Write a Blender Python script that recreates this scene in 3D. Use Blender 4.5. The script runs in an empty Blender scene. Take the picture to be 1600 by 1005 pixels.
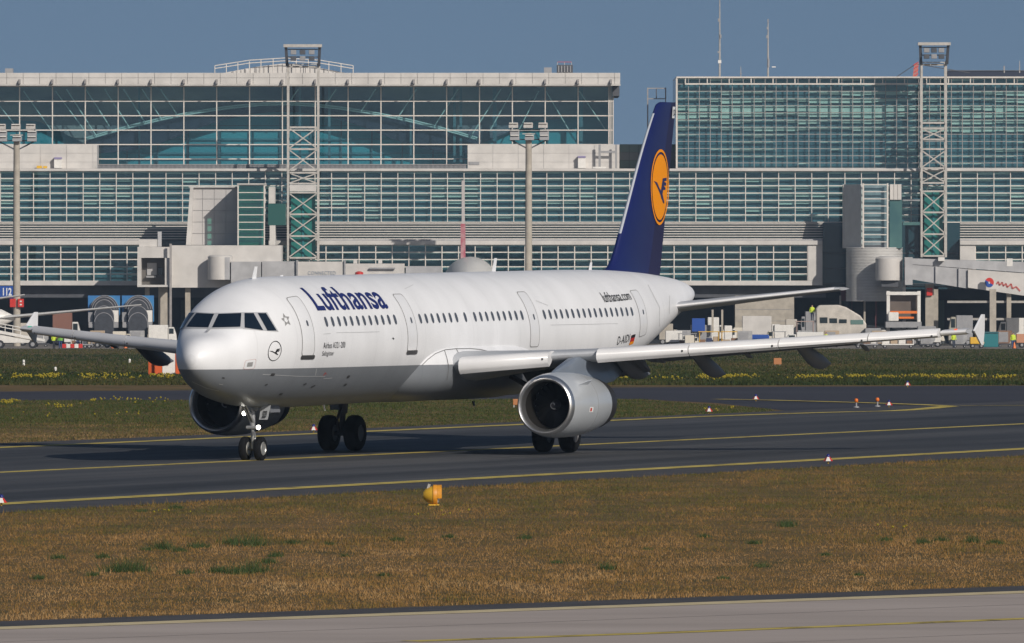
import bpy, bmesh, math, random
from mathutils import Vector, Matrix
R = math.radians
random.seed(7)
scene = bpy.context.scene
COL = scene.collection

# ------------------------------------------------------------------ camera
FPX, CAM_H, HORIZON = 17500.0, 6.87, 379.8       # focal length in photo pixels, eye height, horizon row
cam_d = bpy.data.cameras.new('camera')
cam = bpy.data.objects.new('camera', cam_d); COL.objects.link(cam)
cam_d.sensor_width = 36.0
cam_d.lens = 36.0 * FPX / 1600.0
cam_d.clip_start = 1.0
cam_d.clip_end = 20000.0
cam.location = (0, 0, CAM_H)
cam.rotation_euler = (R(90) - math.atan((502.5 - HORIZON) / FPX), 0, 0)
scene.camera = cam

# ------------------------------------------------------------------ sky and sun
SUN_EL, SUN_AZ = 27.0, 148.0                     # azimuth from +Y towards +X
world = bpy.data.worlds.new('World'); scene.world = world
world.use_nodes = True
wn = world.node_tree; wn.nodes.clear()
sky = wn.nodes.new('ShaderNodeTexSky'); sky.sky_type = 'NISHITA'; sky.sun_disc = False
sky.sun_elevation = R(SUN_EL); sky.sun_rotation = R(SUN_AZ)
sky.air_density = 1.0; sky.dust_density = 1.5; sky.ozone_density = 1.9
wtc = wn.nodes.new('ShaderNodeTexCoord'); wadd = wn.nodes.new('ShaderNodeVectorMath'); wadd.operation = 'ADD'
wadd.inputs[1].default_value = (0, 0, 0.24)
wnor = wn.nodes.new('ShaderNodeVectorMath'); wnor.operation = 'NORMALIZE'
wbg = wn.nodes.new('ShaderNodeBackground'); wbg.inputs['Strength'].default_value = 0.058
wout = wn.nodes.new('ShaderNodeOutputWorld')
wn.links.new(wtc.outputs['Generated'], wadd.inputs[0]); wn.links.new(wadd.outputs[0], wnor.inputs[0])
wn.links.new(wnor.outputs[0], sky.inputs['Vector']); wn.links.new(sky.outputs[0], wbg.inputs['Color'])
wn.links.new(wbg.outputs[0], wout.inputs[0])
sun_d = bpy.data.lights.new('sun', 'SUN'); sun_d.energy = 3.5; sun_d.angle = R(0.5); sun_d.color = (1.0, 0.93, 0.84)
sun = bpy.data.objects.new('sun', sun_d); COL.objects.link(sun)
sdir = Vector((math.cos(R(SUN_EL)) * math.sin(R(SUN_AZ)), math.cos(R(SUN_EL)) * math.cos(R(SUN_AZ)), math.sin(R(SUN_EL))))
sun.rotation_euler = sdir.to_track_quat('Z', 'Y').to_euler()
sun.location = (0, 0, 100)
vs = scene.view_settings
vs.view_transform = 'Standard'; vs.look = 'None'; vs.gamma = 1.0; vs.exposure = 0.0; vs.use_curve_mapping = False

# ------------------------------------------------------------------ helpers
def wx(u, y): return (u - 800.0) / FPX * y
def wz(v, y): return CAM_H + (HORIZON - v) / FPX * y
def gnd(u, v, z=0.0):
    y = FPX * (CAM_H - z) / (v - HORIZON)
    return (wx(u, y), y)

MATS = {}
def mat(name, col, rough=0.6, metal=0.0, var=0.0, scale=1.0, stretch=(1, 1, 1), col2=None, coat=0.0, bump=0.0, emit=None, estr=0.0, spec=0.5, detail=4.0):
    if name in MATS: return MATS[name]
    m = bpy.data.materials.new(name); m.use_nodes = True
    nt = m.node_tree; p = nt.nodes['Principled BSDF']
    p.inputs['Base Color'].default_value = (*col, 1); p.inputs['Roughness'].default_value = rough
    p.inputs['Metallic'].default_value = metal; p.inputs['Coat Weight'].default_value = coat
    p.inputs['Specular IOR Level'].default_value = spec
    p.inputs['Coat Roughness'].default_value = 0.08
    if emit: p.inputs['Emission Color'].default_value = (*emit, 1); p.inputs['Emission Strength'].default_value = estr
    if var or col2 or bump:
        tc = nt.nodes.new('ShaderNodeTexCoord'); mp = nt.nodes.new('ShaderNodeMapping')
        mp.inputs['Scale'].default_value = stretch
        nz = nt.nodes.new('ShaderNodeTexNoise'); nz.inputs['Scale'].default_value = scale; nz.inputs['Detail'].default_value = detail
        nt.links.new(tc.outputs['Object'], mp.inputs[0]); nt.links.new(mp.outputs[0], nz.inputs['Vector'])
        rp = nt.nodes.new('ShaderNodeValToRGB')
        c2 = col2 or tuple(c * (1 - var) for c in col)
        rp.color_ramp.elements[0].position = 0.35; rp.color_ramp.elements[1].position = 0.65
        rp.color_ramp.elements[0].color = (*c2, 1); rp.color_ramp.elements[1].color = (*col, 1)
        nt.links.new(nz.outputs[0], rp.inputs[0]); nt.links.new(rp.outputs[0], p.inputs['Base Color'])
        if bump:
            bp = nt.nodes.new('ShaderNodeBump'); bp.inputs['Strength'].default_value = bump; bp.inputs['Distance'].default_value = 0.02
            nt.links.new(nz.outputs[0], bp.inputs['Height']); nt.links.new(bp.outputs[0], p.inputs['Normal'])
    MATS[name] = m
    return m

def origin_of(o):
    v = Vector((0, 0, 0))
    while o is not None:
        v += o.location; o = o.parent
    return v

class MB:
    """collects faces; build() links them as one mesh object (coordinates given in the frame of the top-level thing's world)."""
    def __init__(s): s.v = []; s.f = []
    def add(s, vs, fs):
        n = len(s.v); s.v += [tuple(p) for p in vs]; s.f += [tuple(i + n for i in f) for f in fs]; return s
    def box(s, a, b):
        x0, y0, z0 = a; x1, y1, z1 = b
        return s.add([(x0, y0, z0), (x1, y0, z0), (x1, y1, z0), (x0, y1, z0), (x0, y0, z1), (x1, y0, z1), (x1, y1, z1), (x0, y1, z1)],
                     [(0, 3, 2, 1), (4, 5, 6, 7), (0, 1, 5, 4), (1, 2, 6, 5), (2, 3, 7, 6), (3, 0, 4, 7)])
    def tube(s, p0, p1, r0, r1=None, n=10, caps=True):
        r1 = r0 if r1 is None else r1
        p0 = Vector(p0); p1 = Vector(p1); d = (p1 - p0).normalized()
        a = d.orthogonal().normalized(); b = d.cross(a)
        vs = []
        for p, r in ((p0, r0), (p1, r1)):
            for i in range(n):
                t = 2 * math.pi * (i + .5) / n
                vs.append(p + a * (r * math.cos(t)) + b * (r * math.sin(t)))
        fs = [(i, (i + 1) % n, n + (i + 1) % n, n + i) for i in range(n)]
        if caps: fs += [tuple(range(n - 1, -1, -1)), tuple(range(n, 2 * n))]
        return s.add(vs, fs)
    def bar(s, p0, p1, w, h=None):
        h = w if h is None else h
        p0 = Vector(p0); p1 = Vector(p1); d = (p1 - p0).normalized()
        a = d.cross(Vector((0, 1, 0)))
        if a.length < 1e-3: a = Vector((1, 0, 0))
        a.normalize(); b = d.cross(a)
        vs = [p + a * (sx * w / 2) + b * (sy * h / 2) for p in (p0, p1) for sx, sy in ((-1, -1), (1, -1), (1, 1), (-1, 1))]
        return s.add(vs, [(0, 1, 2, 3), (7, 6, 5, 4), (0, 4, 5, 1), (1, 5, 6, 2), (2, 6, 7, 3), (3, 7, 4, 0)])
    def loft(s, rings, caps=True, closed=True):
        n = len(rings[0]); vs = [p for r in rings for p in r]; fs = []
        for k in range(len(rings) - 1):
            for i in range(n if closed else n - 1):
                j = (i + 1) % n
                fs.append((k * n + i, k * n + j, (k + 1) * n + j, (k + 1) * n + i))
        if caps: fs += [tuple(range(n - 1, -1, -1)), tuple((len(rings) - 1) * n + i for i in range(n))]
        return s.add(vs, fs)
    def prism(s, pts, off):
        """closed polygon pts (3D) extruded by vector off"""
        n = len(pts); off = Vector(off)
        vs = [Vector(p) for p in pts] + [Vector(p) + off for p in pts]
        fs = [tuple(range(n - 1, -1, -1)), tuple(range(n, 2 * n))] + [(i, (i + 1) % n, n + (i + 1) % n, n + i) for i in range(n)]
        return s.add(vs, fs)
    def lathe(s, prof, c, axis='z', n=24):
        """prof = [(r, h)...] about axis through c"""
        c = Vector(c); rings = []
        for r, h in prof:
            ring = []
            for i in range(n):
                t = 2 * math.pi * i / n; a, b = r * math.cos(t), r * math.sin(t)
                ring.append(c + Vector((a, b, h) if axis == 'z' else (h, a, b) if axis == 'x' else (a, h, b)))
            rings.append(ring)
        return s.loft(rings)
    def mesh(s, name, recalc=True):
        me = bpy.data.meshes.new(name); me.from_pydata(s.v, [], s.f)
        if recalc:
            bm = bmesh.new(); bm.from_mesh(me); bmesh.ops.recalc_face_normals(bm, faces=bm.faces); bm.to_mesh(me); bm.free()
        return me
    def build(s, name, m, parent=None, smooth=0, local=False, bevel=0.0):
        o0 = Vector((0, 0, 0)) if (local or parent is None) else origin_of(parent)
        if o0.length: s.v = [tuple(Vector(p) - o0) for p in s.v]
        me = s.mesh(name); me.materials.append(m)
        o = bpy.data.objects.new(name, me); COL.objects.link(o)
        if parent is not None: o.parent = parent
        if smooth:
            for p in me.polygons: p.use_smooth = True
            me.set_sharp_from_angle(angle=R(smooth))
        if bevel:
            b = o.modifiers.new('bevel', 'BEVEL'); b.width = bevel; b.segments = 2; b.limit_method = 'ANGLE'
        return o

def tag(o, label=None, cat=None, group=None, kind=None):
    if label: o['label'] = label
    if cat: o['category'] = cat
    if group: o['group'] = group
    if kind: o['kind'] = kind
    return o
def thing(name, loc, label, cat, group=None, rz=0.0):
    o = bpy.data.objects.new(name, None); COL.objects.link(o); o.location = loc; o.rotation_euler = (0, 0, rz)
    o.empty_display_size = 0.3
    return tag(o, label, cat, group)
def inst(name, me, parent, loc):
    o = bpy.data.objects.new(name, me); COL.objects.link(o); o.parent = parent
    o.location = Vector(loc) - origin_of(parent); return o
def copy_tree(o, parent=None):
    c = o.copy(); COL.objects.link(c); c.parent = parent
    for ch in list(o.children): copy_tree(ch, c)
    return c
def lerp(a, b, t): return a + (b - a) * t

# ------------------------------------------------------------------ materials
def glass_mat(name, tint, gloss=0.12, rough=0.03):
    m = bpy.data.materials.new(name); m.use_nodes = True; nt = m.node_tree; nt.nodes.clear()
    t = nt.nodes.new('ShaderNodeBsdfTransparent'); t.inputs[0].default_value = (*tint, 1)
    g = nt.nodes.new('ShaderNodeBsdfGlossy'); g.inputs['Roughness'].default_value = rough; g.inputs[0].default_value = (.75, .95, .95, 1)
    tc = nt.nodes.new('ShaderNodeTexCoord'); nz = nt.nodes.new('ShaderNodeTexNoise'); nz.inputs['Scale'].default_value = 0.7
    bp = nt.nodes.new('ShaderNodeBump'); bp.inputs['Strength'].default_value = 0.06; bp.inputs['Distance'].default_value = 0.05
    mx = nt.nodes.new('ShaderNodeMixShader'); mx.inputs[0].default_value = gloss
    out = nt.nodes.new('ShaderNodeOutputMaterial')
    geo = nt.nodes.new('ShaderNodeNewGeometry')
    nt.links.new(geo.outputs['Position'], nz.inputs['Vector']); nt.links.new(nz.outputs[0], bp.inputs['Height']); nt.links.new(bp.outputs[0], g.inputs['Normal'])
    nt.links.new(t.outputs[0], mx.inputs[1]); nt.links.new(g.outputs[0], mx.inputs[2]); nt.links.new(mx.outputs[0], out.inputs[0])
    MATS[name] = m; return m
M_white = mat('white_cladding', (.60, .575, .545), .55, var=.16, scale=.6)
M_white2 = mat('white_frame', (.66, .62, .57), .5, var=.1, scale=2)
M_pink = mat('weathered_frame', (.33, .31, .30), .5, var=.2, scale=2)
M_grey = mat('grey_cladding', (.42, .42, .43), .55, var=.2, scale=.8)
M_dgrey = mat('dark_grey', (.08, .085, .1), .6, var=.3, scale=.7)
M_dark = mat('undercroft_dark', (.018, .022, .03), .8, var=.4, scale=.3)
M_black = mat('black_rubber', (.012, .012, .013), .7)
M_steel = mat('galvanised_steel', (.48, .46, .43), .45, metal=.3, var=.2, scale=3)
M_concrete = mat('pale_concrete', (.43, .39, .33), .85, var=.2, scale=1.5)
M_red = mat('red_paint', (.55, .03, .02), .4)
M_orange = mat('orange_paint', (.75, .17, .015), .45, var=.12, scale=5)
M_yellow = mat('yellow_paint', (.72, .42, .03), .5, var=.1, scale=5)
M_blue = mat('blue_paint', (.015, .07, .32), .4)
M_wpaint = mat('white_paint', (.75, .73, .69), .4, var=.12, scale=2)
M_gpaint = mat('grey_paint', (.3, .3, .31), .5, var=.15, scale=2)
M_teal = mat('teal_paint', (.01, .16, .18), .5)
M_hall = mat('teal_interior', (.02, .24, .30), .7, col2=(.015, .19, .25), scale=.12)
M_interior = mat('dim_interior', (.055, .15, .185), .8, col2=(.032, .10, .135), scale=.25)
M_blind_refl = mat('pale_green_blind_reflection', (.60, .66, .58), .8, col2=(.42, .52, .47), scale=.35, stretch=(1, 1, 2))  # also colours the painted reflections of the glass office block
M_slab = mat('grey_roof_deck', (.20, .22, .21), .8, col2=(.03, .055, .10), scale=.15, stretch=(.6, 1, 2))
M_glass = glass_mat('facade_glass', (.84, .93, .94), .055)
M_gglass = glass_mat('green_glass', (.35, .75, .65), .12)
M_vglass = mat('vehicle_glass', (.02, .03, .035), .08, spec=.8)

# ================================================================== GROUND
TH = 0.368639; X0, D0 = -10.0008, 348.524        # heading of the taxiway, aircraft nose on the ground plan
SN, CS = math.sin(TH), math.cos(TH)
def tw(X, Y):                                    # along / across the taxiway -> world
    return (X0 + X * SN + Y * CS, D0 + X * CS - Y * SN)
def lat(x, y): return (x - X0) * CS - (y - D0) * SN
SLOPE0, SLOPE1, APRON_Z = 548.0, 1290.0, -5.35
def gz(y):
    return 0.0 if y < SLOPE0 else APRON_Z if y > SLOPE1 else APRON_Z * (y - SLOPE0) / (SLOPE1 - SLOPE0)

def ramp_mat(name, stops, scale, detail=6, rough=.9, region=None, island=0.0, bump=0.0, stretch=(1, 1, 1), rot=0.0):
    m = bpy.data.materials.new(name); m.use_nodes = True; nt = m.node_tree; p = nt.nodes['Principled BSDF']
    p.inputs['Roughness'].default_value = rough; p.inputs['Specular IOR Level'].default_value = .15
    geo = nt.nodes.new('ShaderNodeNewGeometry'); mp = nt.nodes.new('ShaderNodeMapping'); mp.inputs['Scale'].default_value = stretch
    nz = nt.nodes.new('ShaderNodeTexNoise'); nz.inputs['Scale'].default_value = scale; nz.inputs['Detail'].default_value = detail
    nz.inputs['Roughness'].default_value = .65
    vr = nt.nodes.new('ShaderNodeVectorRotate'); vr.rotation_type = 'Z_AXIS'; vr.inputs['Angle'].default_value = rot
    nt.links.new(geo.outputs['Position'], vr.inputs['Vector']); nt.links.new(vr.outputs[0], mp.inputs[0]); nt.links.new(mp.outputs[0], nz.inputs['Vector'])
    val = nz.outputs[0]
    def math_node(op, a, b):
        n = nt.nodes.new('ShaderNodeMath'); n.operation = op
        for i, q in enumerate((a, b)):
            if isinstance(q, (int, float)): n.inputs[i].default_value = q
            else: nt.links.new(q, n.inputs[i])
        return n.outputs[0]
    if island:
        val = math_node('ADD', val, math_node('MULTIPLY', math_node('SUBTRACT', geo.outputs['Random Per Island'], .5), island))
    if region:                                   # slow change of the sward with distance from the taxiway
        sx = nt.nodes.new('ShaderNodeSeparateXYZ'); nt.links.new(geo.outputs['Position'], sx.inputs[0])
        mr = nt.nodes.new('ShaderNodeMapRange'); mr.inputs[1].default_value, mr.inputs[2].default_value = region[0], region[1]
        mr.inputs[3].default_value, mr.inputs[4].default_value = region[2], region[3]
        nt.links.new(sx.outputs['Y'], mr.inputs[0]); val = math_node('ADD', val, mr.outputs[0])
    rp = nt.nodes.new('ShaderNodeValToRGB'); cr = rp.color_ramp
    while len(cr.elements) < len(stops): cr.elements.new(.5)
    for e, (pos, c) in zip(cr.elements, stops): e.position = pos; e.color = (*c, 1)
    nt.links.new(val, rp.inputs[0]); nt.links.new(rp.outputs[0], p.inputs['Base Color'])
    if bump:
        bp = nt.nodes.new('ShaderNodeBump'); bp.inputs['Strength'].default_value = bump; bp.inputs['Distance'].default_value = .05
        nt.links.new(nz.outputs[0], bp.inputs['Height']); nt.links.new(bp.outputs[0], p.inputs['Normal'])
    MATS[name] = m; return m
DRY = [(.28, (.09, .088, .022)), (.40, (.175, .115, .034)), (.55, (.28, .152, .050)), (.75, (.40, .26, .12))]
GRN = [(.30, (.014, .028, .008)), (.45, (.03, .045, .012)), (.60, (.06, .058, .018)), (.78, (.12, .085, .035))]
M_dry = ramp_mat('dry_grass', DRY, .5, island=.26, stretch=(1, .22, 1), detail=9, region=(235, 292, .05, -.15))
M_mid = ramp_mat('mixed_grass', [(.25, (.034, .055, .014)), (.48, (.075, .08, .024)), (.62, (.15, .105, .042)), (.8, (.26, .17, .08))], .22, island=.3, region=(395, 440, .14, -.14))
M_far = ramp_mat('green_grass', GRN, .06, island=.25, stretch=(.6, .12, 1))
M_soil = ramp_mat('grass_ground', [(.3, (.07, .065, .022)), (.5, (.14, .095, .038)), (.7, (.20, .125, .055))], .3, bump=.3)
M_weed = ramp_mat('weed_green', [(.2, (.022, .05, .016)), (.6, (.05, .08, .026)), (.95, (.14, .12, .05))], 3., island=.6)
M_flower = mat('yellow_flower', (.30, .24, .012), .8)
M_asphalt = ramp_mat('taxiway_asphalt', [(.34, (.034, .036, .040)), (.5, (.058, .060, .064)), (.66, (.092, .092, .094))], .5, bump=.06, rough=.7, stretch=(.5, .022, 1), rot=TH, detail=5)
M_shoulder = ramp_mat('shoulder_asphalt', [(.25, (.055, .055, .06)), (.8, (.095, .092, .095))], .6, rough=.85)
M_asphalt2 = ramp_mat('far_asphalt', [(.25, (.036, .037, .048)), (.8, (.066, .066, .078))], .3, rough=.8, stretch=(.04, .3, 1))
M_runway = ramp_mat('runway_concrete', [(.25, (.34, .295, .265)), (.5, (.41, .355, .32)), (.8, (.48, .42, .38))], .5, bump=.05, rough=.85, stretch=(.12, .5, 1), detail=8)
M_apron = ramp_mat('apron_concrete', [(.25, (.19, .17, .15)), (.8, (.29, .265, .235))], .1, rough=.85, stretch=(1, .3, 1))
M_line = ramp_mat('yellow_marking', [(.36, (.15, .12, .06)), (.46, (.50, .39, .09)), (.7, (.64, .52, .16))], 1.0, rough=.7, detail=8)
M_cream = ramp_mat('cream_marking', [(.25, (.42, .34, .2)), (.5, (.60, .50, .30)), (.8, (.68, .58, .38))], 1.2, rough=.7)

g = MB()
ys = [-700, 0, 150, 300, 450, SLOPE0, 700, 900, 1100, SLOPE1, 1500, 2500, 5000]
xs = [-4000, -2000, -400, -100, 0, 100, 400, 2000, 4000]
g.add([(x, y, gz(y)) for y in ys for x in xs],
      [(j * len(xs) + i, j * len(xs) + i + 1, (j + 1) * len(xs) + i + 1, (j + 1) * len(xs) + i) for j in range(len(ys) - 1) for i in range(len(xs) - 1)])
tag(g.build('ground', M_soil), kind='structure')
def sheet(name, pts, z, m, kind='structure'):
    s = MB(); s.add([(x, y, z) for x, y in pts], [tuple(range(len(pts)))])
    o = s.build(name, m); return tag(o, kind=kind)
TWW = 16.53
sheet('taxiway_shoulder', [tw(-320, TWW + 3.6), tw(205, TWW + 3.6), tw(205, -TWW - 3.2), tw(-320, -TWW - 3.2)], .008, M_shoulder)
sheet('taxiway', [tw(-320, TWW + .3), tw(205, TWW + .3), tw(205, -TWW - .3), tw(-320, -TWW - .3)], .012, M_asphalt)
far_lo = [gnd(u, v) for u, v in ((-700, 627), (0, 626), (290, 625), (700, 624), (1000, 624), (1120, 630), (1206, 639.5), (1260, 646))]
far_hi = [gnd(u, v) for u, v in ((2600, 601), (1600, 603), (1000, 605.5), (0, 612), (-700, 615))]
sheet('crossing_taxiway', far_lo + [gnd(1600, 640), gnd(2600, 612)] + far_hi, .004, M_asphalt2)
ra, rb = gnd(-900, 1004), gnd(2500, 885)
la, lb = gnd(0, 971.5), gnd(1600, 916)
def edge_pt(k, off):                             # along the near pavement's edge, off metres towards the camera
    dx, dy = lb[0] - la[0], lb[1] - la[1]; L = math.hypot(dx, dy); dx /= L; dy /= L
    return (la[0] + dx * k + dy * off, la[1] + dy * k - dx * off)
def conc(x, y):                                  # >0 when beyond the pavement's edge (grass side)
    dx, dy = lb[0] - la[0], lb[1] - la[1]; L = math.hypot(dx, dy)
    return (-(x - la[0]) * dy + (y - la[1]) * dx) / L
sheet('near_pavement_shoulder', [edge_pt(-150, 0), edge_pt(180, 0), edge_pt(180, 3.2), edge_pt(-150, 3.2)], .006, M_shoulder)
sheet('near_pavement', [edge_pt(-150, 2.4), edge_pt(180, 2.4), edge_pt(180, 90), edge_pt(-150, 90)], .010, M_runway)
def stripe(name, pts, w, z, m):
    s = MB(); n = len(pts); vs = []
    for i, p in enumerate(pts):
        a = Vector(pts[max(i - 1, 0)]); b = Vector(pts[min(i + 1, n - 1)]); d = (b - a).normalized(); nn = Vector((-d.y, d.x)) * w / 2
        vs += [(p[0] + nn.x, p[1] + nn.y, z), (p[0] - nn.x, p[1] - nn.y, z)]
    s.add(vs, [(2 * i, 2 * i + 1, 2 * i + 3, 2 * i + 2) for i in range(n - 1)])
    return tag(s.build(name, m), kind='structure')
# painted lines (each its own sheet)
stripe('taxiway_centre_line', [tw(-320, 0), tw(205, 0)], .62, .018, M_line)
stripe('taxiway_edge_line', [tw(-320, TWW - .2), tw(205, TWW - .2)], .95, .018, M_line)
stripe('taxiway_edge_line', [tw(-320, -TWW + .2), tw(30, -TWW + .2)] + [gnd(u, v) for u, v in ((1080, 652.3), (1200, 648), (1300, 645), (1400, 642.6), (1440, 640), (1484, 635.5))], .85, .022, M_line)
stripe('junction_line', [gnd(u, v) for u, v in ((1484, 635.2), (1440, 633.2), (1380, 631), (1290, 628.4), (1200, 626), (1120, 624.5))], .8, .026, M_line)
stripe('junction_line', [gnd(1500, 634.3), gnd(1900, 633.2)], .5, .018, M_line)
for k_, w_ in ((-11.2, .07), (-5.6, .09), (5.6, .09), (11.2, .07)):
    stripe('taxiway_joint', [tw(-320, k_), tw(205, k_)], w_, .0155, mat('joint_sealant', (.018, .018, .02), .6))
for k_ in range(1, 8): stripe('pavement_joint', [edge_pt(-150, 2.6 + 5.0 * k_), edge_pt(180, 2.6 + 5.0 * k_)], .05, .0135, mat('concrete_joint', (.24, .21, .19), .8))
stripe('near_pavement_edge_line', [edge_pt(-150, 2.75), edge_pt(180, 2.75)], 1.0, .016, M_cream)
stripe('near_pavement_centre_line', [gnd(640, 1003.5), gnd(1100, 988), gnd(1600, 968), gnd(2300, 940)], .55, .016, M_line)
sheet('apron', [(-900, SLOPE1 + 2), (900, SLOPE1 + 2), (900, 1800), (-900, 1800)], APRON_Z + .006, M_apron)

# ------------------------------------------------------------------ grass (uncountable)
def blades(name, n, sampler, h0, h1, w0, w1, m, lean=.35, per=3, spread=.06, z0=-.01):
    vs, fs = [], []
    k = 0
    while k < n:
        x, y, s = sampler()
        if s <= 0: continue
        k += 1
        for _ in range(per):
            bx, by = x + random.gauss(0, spread), y + random.gauss(0, spread)
            a = random.uniform(0, math.pi); h = random.uniform(h0, h1) * s; w = random.uniform(w0, w1) * .5
            ca, sa = math.cos(a) * w, math.sin(a) * w
            z = gz(by) + z0; i = len(vs)
            vs += [(bx - ca, by - sa, z), (bx + ca, by + sa, z), (bx + random.gauss(0, lean) * h, by + random.gauss(0, lean) * h, z + h)]
            fs.append((i, i + 1, i + 2))
    me = bpy.data.meshes.new(name); me.from_pydata(vs, [], fs); me.materials.append(m)
    o = bpy.data.objects.new(name, me); COL.objects.link(o); return o
from mathutils import noise as mnoise
def near_s():
    y = random.uniform(196, 362); x = random.uniform(-1, 1) * (.052 * y + 1)
    if lat(x, y) < TWW + 3.5 or conc(x, y) < .05: return x, y, 0
    e = min(conc(x, y), lat(x, y) - TWW - 3.5)
    return x, y, .75 + .5 * mnoise.noise((x * .25, y * .06, 1)) + (.9 * random.random() if e < 1.0 else 0) + (1.0 if random.random() < .05 else 0)
tag(blades('near_dry_grass', 130000, near_s, .025, .085, .008, .024, M_dry), 'dry brown mown grass between the taxiway and the near pavement', 'grass', kind='stuff')
def mid_s():
    y = random.uniform(375, 512); x = random.uniform(-1, 1) * (.052 * y)
    if lat(x, y) > -TWW - 3.1: return x, y, 0
    vv = HORIZON + FPX * CAM_H / y; uu = 800 + x / y * FPX
    lim = 626 if uu < 400 else 624.3 if uu < 1000 else lerp(624, 639.5, (uu - 1000) / 206) if uu < 1206 else 999
    if vv < lim + .2: return x, y, 0
    return x, y, .8 + .5 * mnoise.noise((x * .2, y * .05, 2))
tag(blades('middle_grass', 42000, mid_s, .04, .12, .02, .05, M_mid), 'patchy green and brown grass island behind the taxiway', 'grass', kind='stuff')
def far_s():
    t = random.random() ** 1.6; y = lerp(541, SLOPE1, t); x = random.uniform(-1, 1) * .052 * y
    vv = HORIZON + FPX * (CAM_H - gz(y)) / y; uu = 800 + x / y * FPX
    hi = lerp(612, 605.5, max(0, uu) / 1000) if uu < 1000 else lerp(605.5, 603, (uu - 1000) / 600)
    if vv > hi - .3: return x, y, 0
    return x, y, .8 + .4 * mnoise.noise((x * .1, y * .03, 3))
tag(blades('far_green_grass', 60000, far_s, .08, .2, .05, .16, M_far, spread=.2), 'green grass field sloping away to the terminal apron', 'grass', kind='stuff')
# weeds: green tussocks in the dry grass
wv, spots = MB(), []
for u, v, s in ((253, 858, 1.1), (310, 856, .9), (392, 853, 1.5), (360, 850, .9), (185, 893, 1.3), (208, 893, 1.5), (343, 895, .8), (392, 894, 1.4), (372, 897, .8), (947, 890, .8), (1230, 823, 1.0), (1180, 850, .5),
                (1190, 886, .6), (1440, 850, .8), (1520, 848, .9), (1385, 845, .5), (620, 845, .6), (512, 852, .5), (702, 840, .5), (820, 842, .6), (1100, 840, .5), (160, 872, .6), (92, 873, .6), (290, 897, .6), (1340, 900, .4), (540, 870, .4), (60, 905, .5), (145, 900, .5), (230, 860, .5), (280, 862, .6), (430, 870, .6), (455, 850, .7), (420, 880, .7), (220, 800, .5), (275, 795, .6), (600, 900, .4), (1010, 860, .4), (1470, 846, .7), (1555, 850, .6), (1290, 868, .4), (870, 880, .4), (1130, 905, .4)):
    x, y = gnd(u, v); spots.append((x, y, s))
def weed_s():
    x, y, s = random.choice(spots)
    return x + random.gauss(0, .13 * s), y + random.gauss(0, .4 * s), s * random.uniform(.5, 1.1)
tag(blades('green_weeds', 4600, weed_s, .06, .28, .008, .02, M_weed, per=3, spread=.03), 'dark green weed tussocks dotted over the dry grass', 'weeds', kind='stuff')
def flower_mass(name, areas, label, h=.3, r=.05):
    s = MB()
    for u0, u1, v0, v1, n, zz in areas:
        for _ in range(n):
            u, v = random.uniform(u0, u1), random.triangular(v0, v1)
            if mnoise.noise((u * .022, v * .2, 7)) + .5 * mnoise.noise((u * .09, v * .3, 2)) < .06: continue
            if zz: y = 600.0; y = FPX * (CAM_H - gz(y)) / (v - HORIZON); y = FPX * (CAM_H - gz(y)) / (v - HORIZON)
            else: y = FPX * CAM_H / (v - HORIZON)
            x = wx(u, y); z = gz(y) + random.uniform(.5, 1.0) * h; q = r * random.uniform(.7, 1.4)
            s.add([(x - q, y, z), (x + q, y, z), (x, y - q, z), (x, y + q, z), (x, y, z + q), (x, y, z - q)],
                  [(0, 2, 4), (2, 1, 4), (1, 3, 4), (3, 0, 4), (2, 0, 5), (1, 2, 5), (3, 1, 5), (0, 3, 5)])
    return tag(s.build(name, M_flower), label, 'flowers', kind='stuff')
flower_mass('far_yellow_flowers', ((0, 290, 586, 598, 700, 1), (1060, 1600, 588, 597, 700, 1), (960, 1150, 590, 600, 150, 1), (1120, 1600, 589, 596, 160, 1)), 'yellow wildflowers in a band across the far green grass', .22, .05)
flower_mass('middle_yellow_flowers', ((0, 40, 627, 634, 110, 0), (60, 130, 634, 641, 70, 0), (140, 285, 623.5, 632, 110, 0), (1080, 1150, 640, 645, 30, 0), (0, 290, 640, 665, 30, 0)), 'yellow wildflowers on the grass island behind the taxiway', .16, .04)
flower_mass('near_yellow_flowers', ((1370, 1420, 822, 828, 30, 0), (240, 300, 800, 806, 10, 0), (640, 740, 794, 812, 18, 0), (1480, 1540, 724, 730, 14, 0)), 'sparse yellow flowers in the dry grass by the taxiway', .1, .025)

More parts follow.
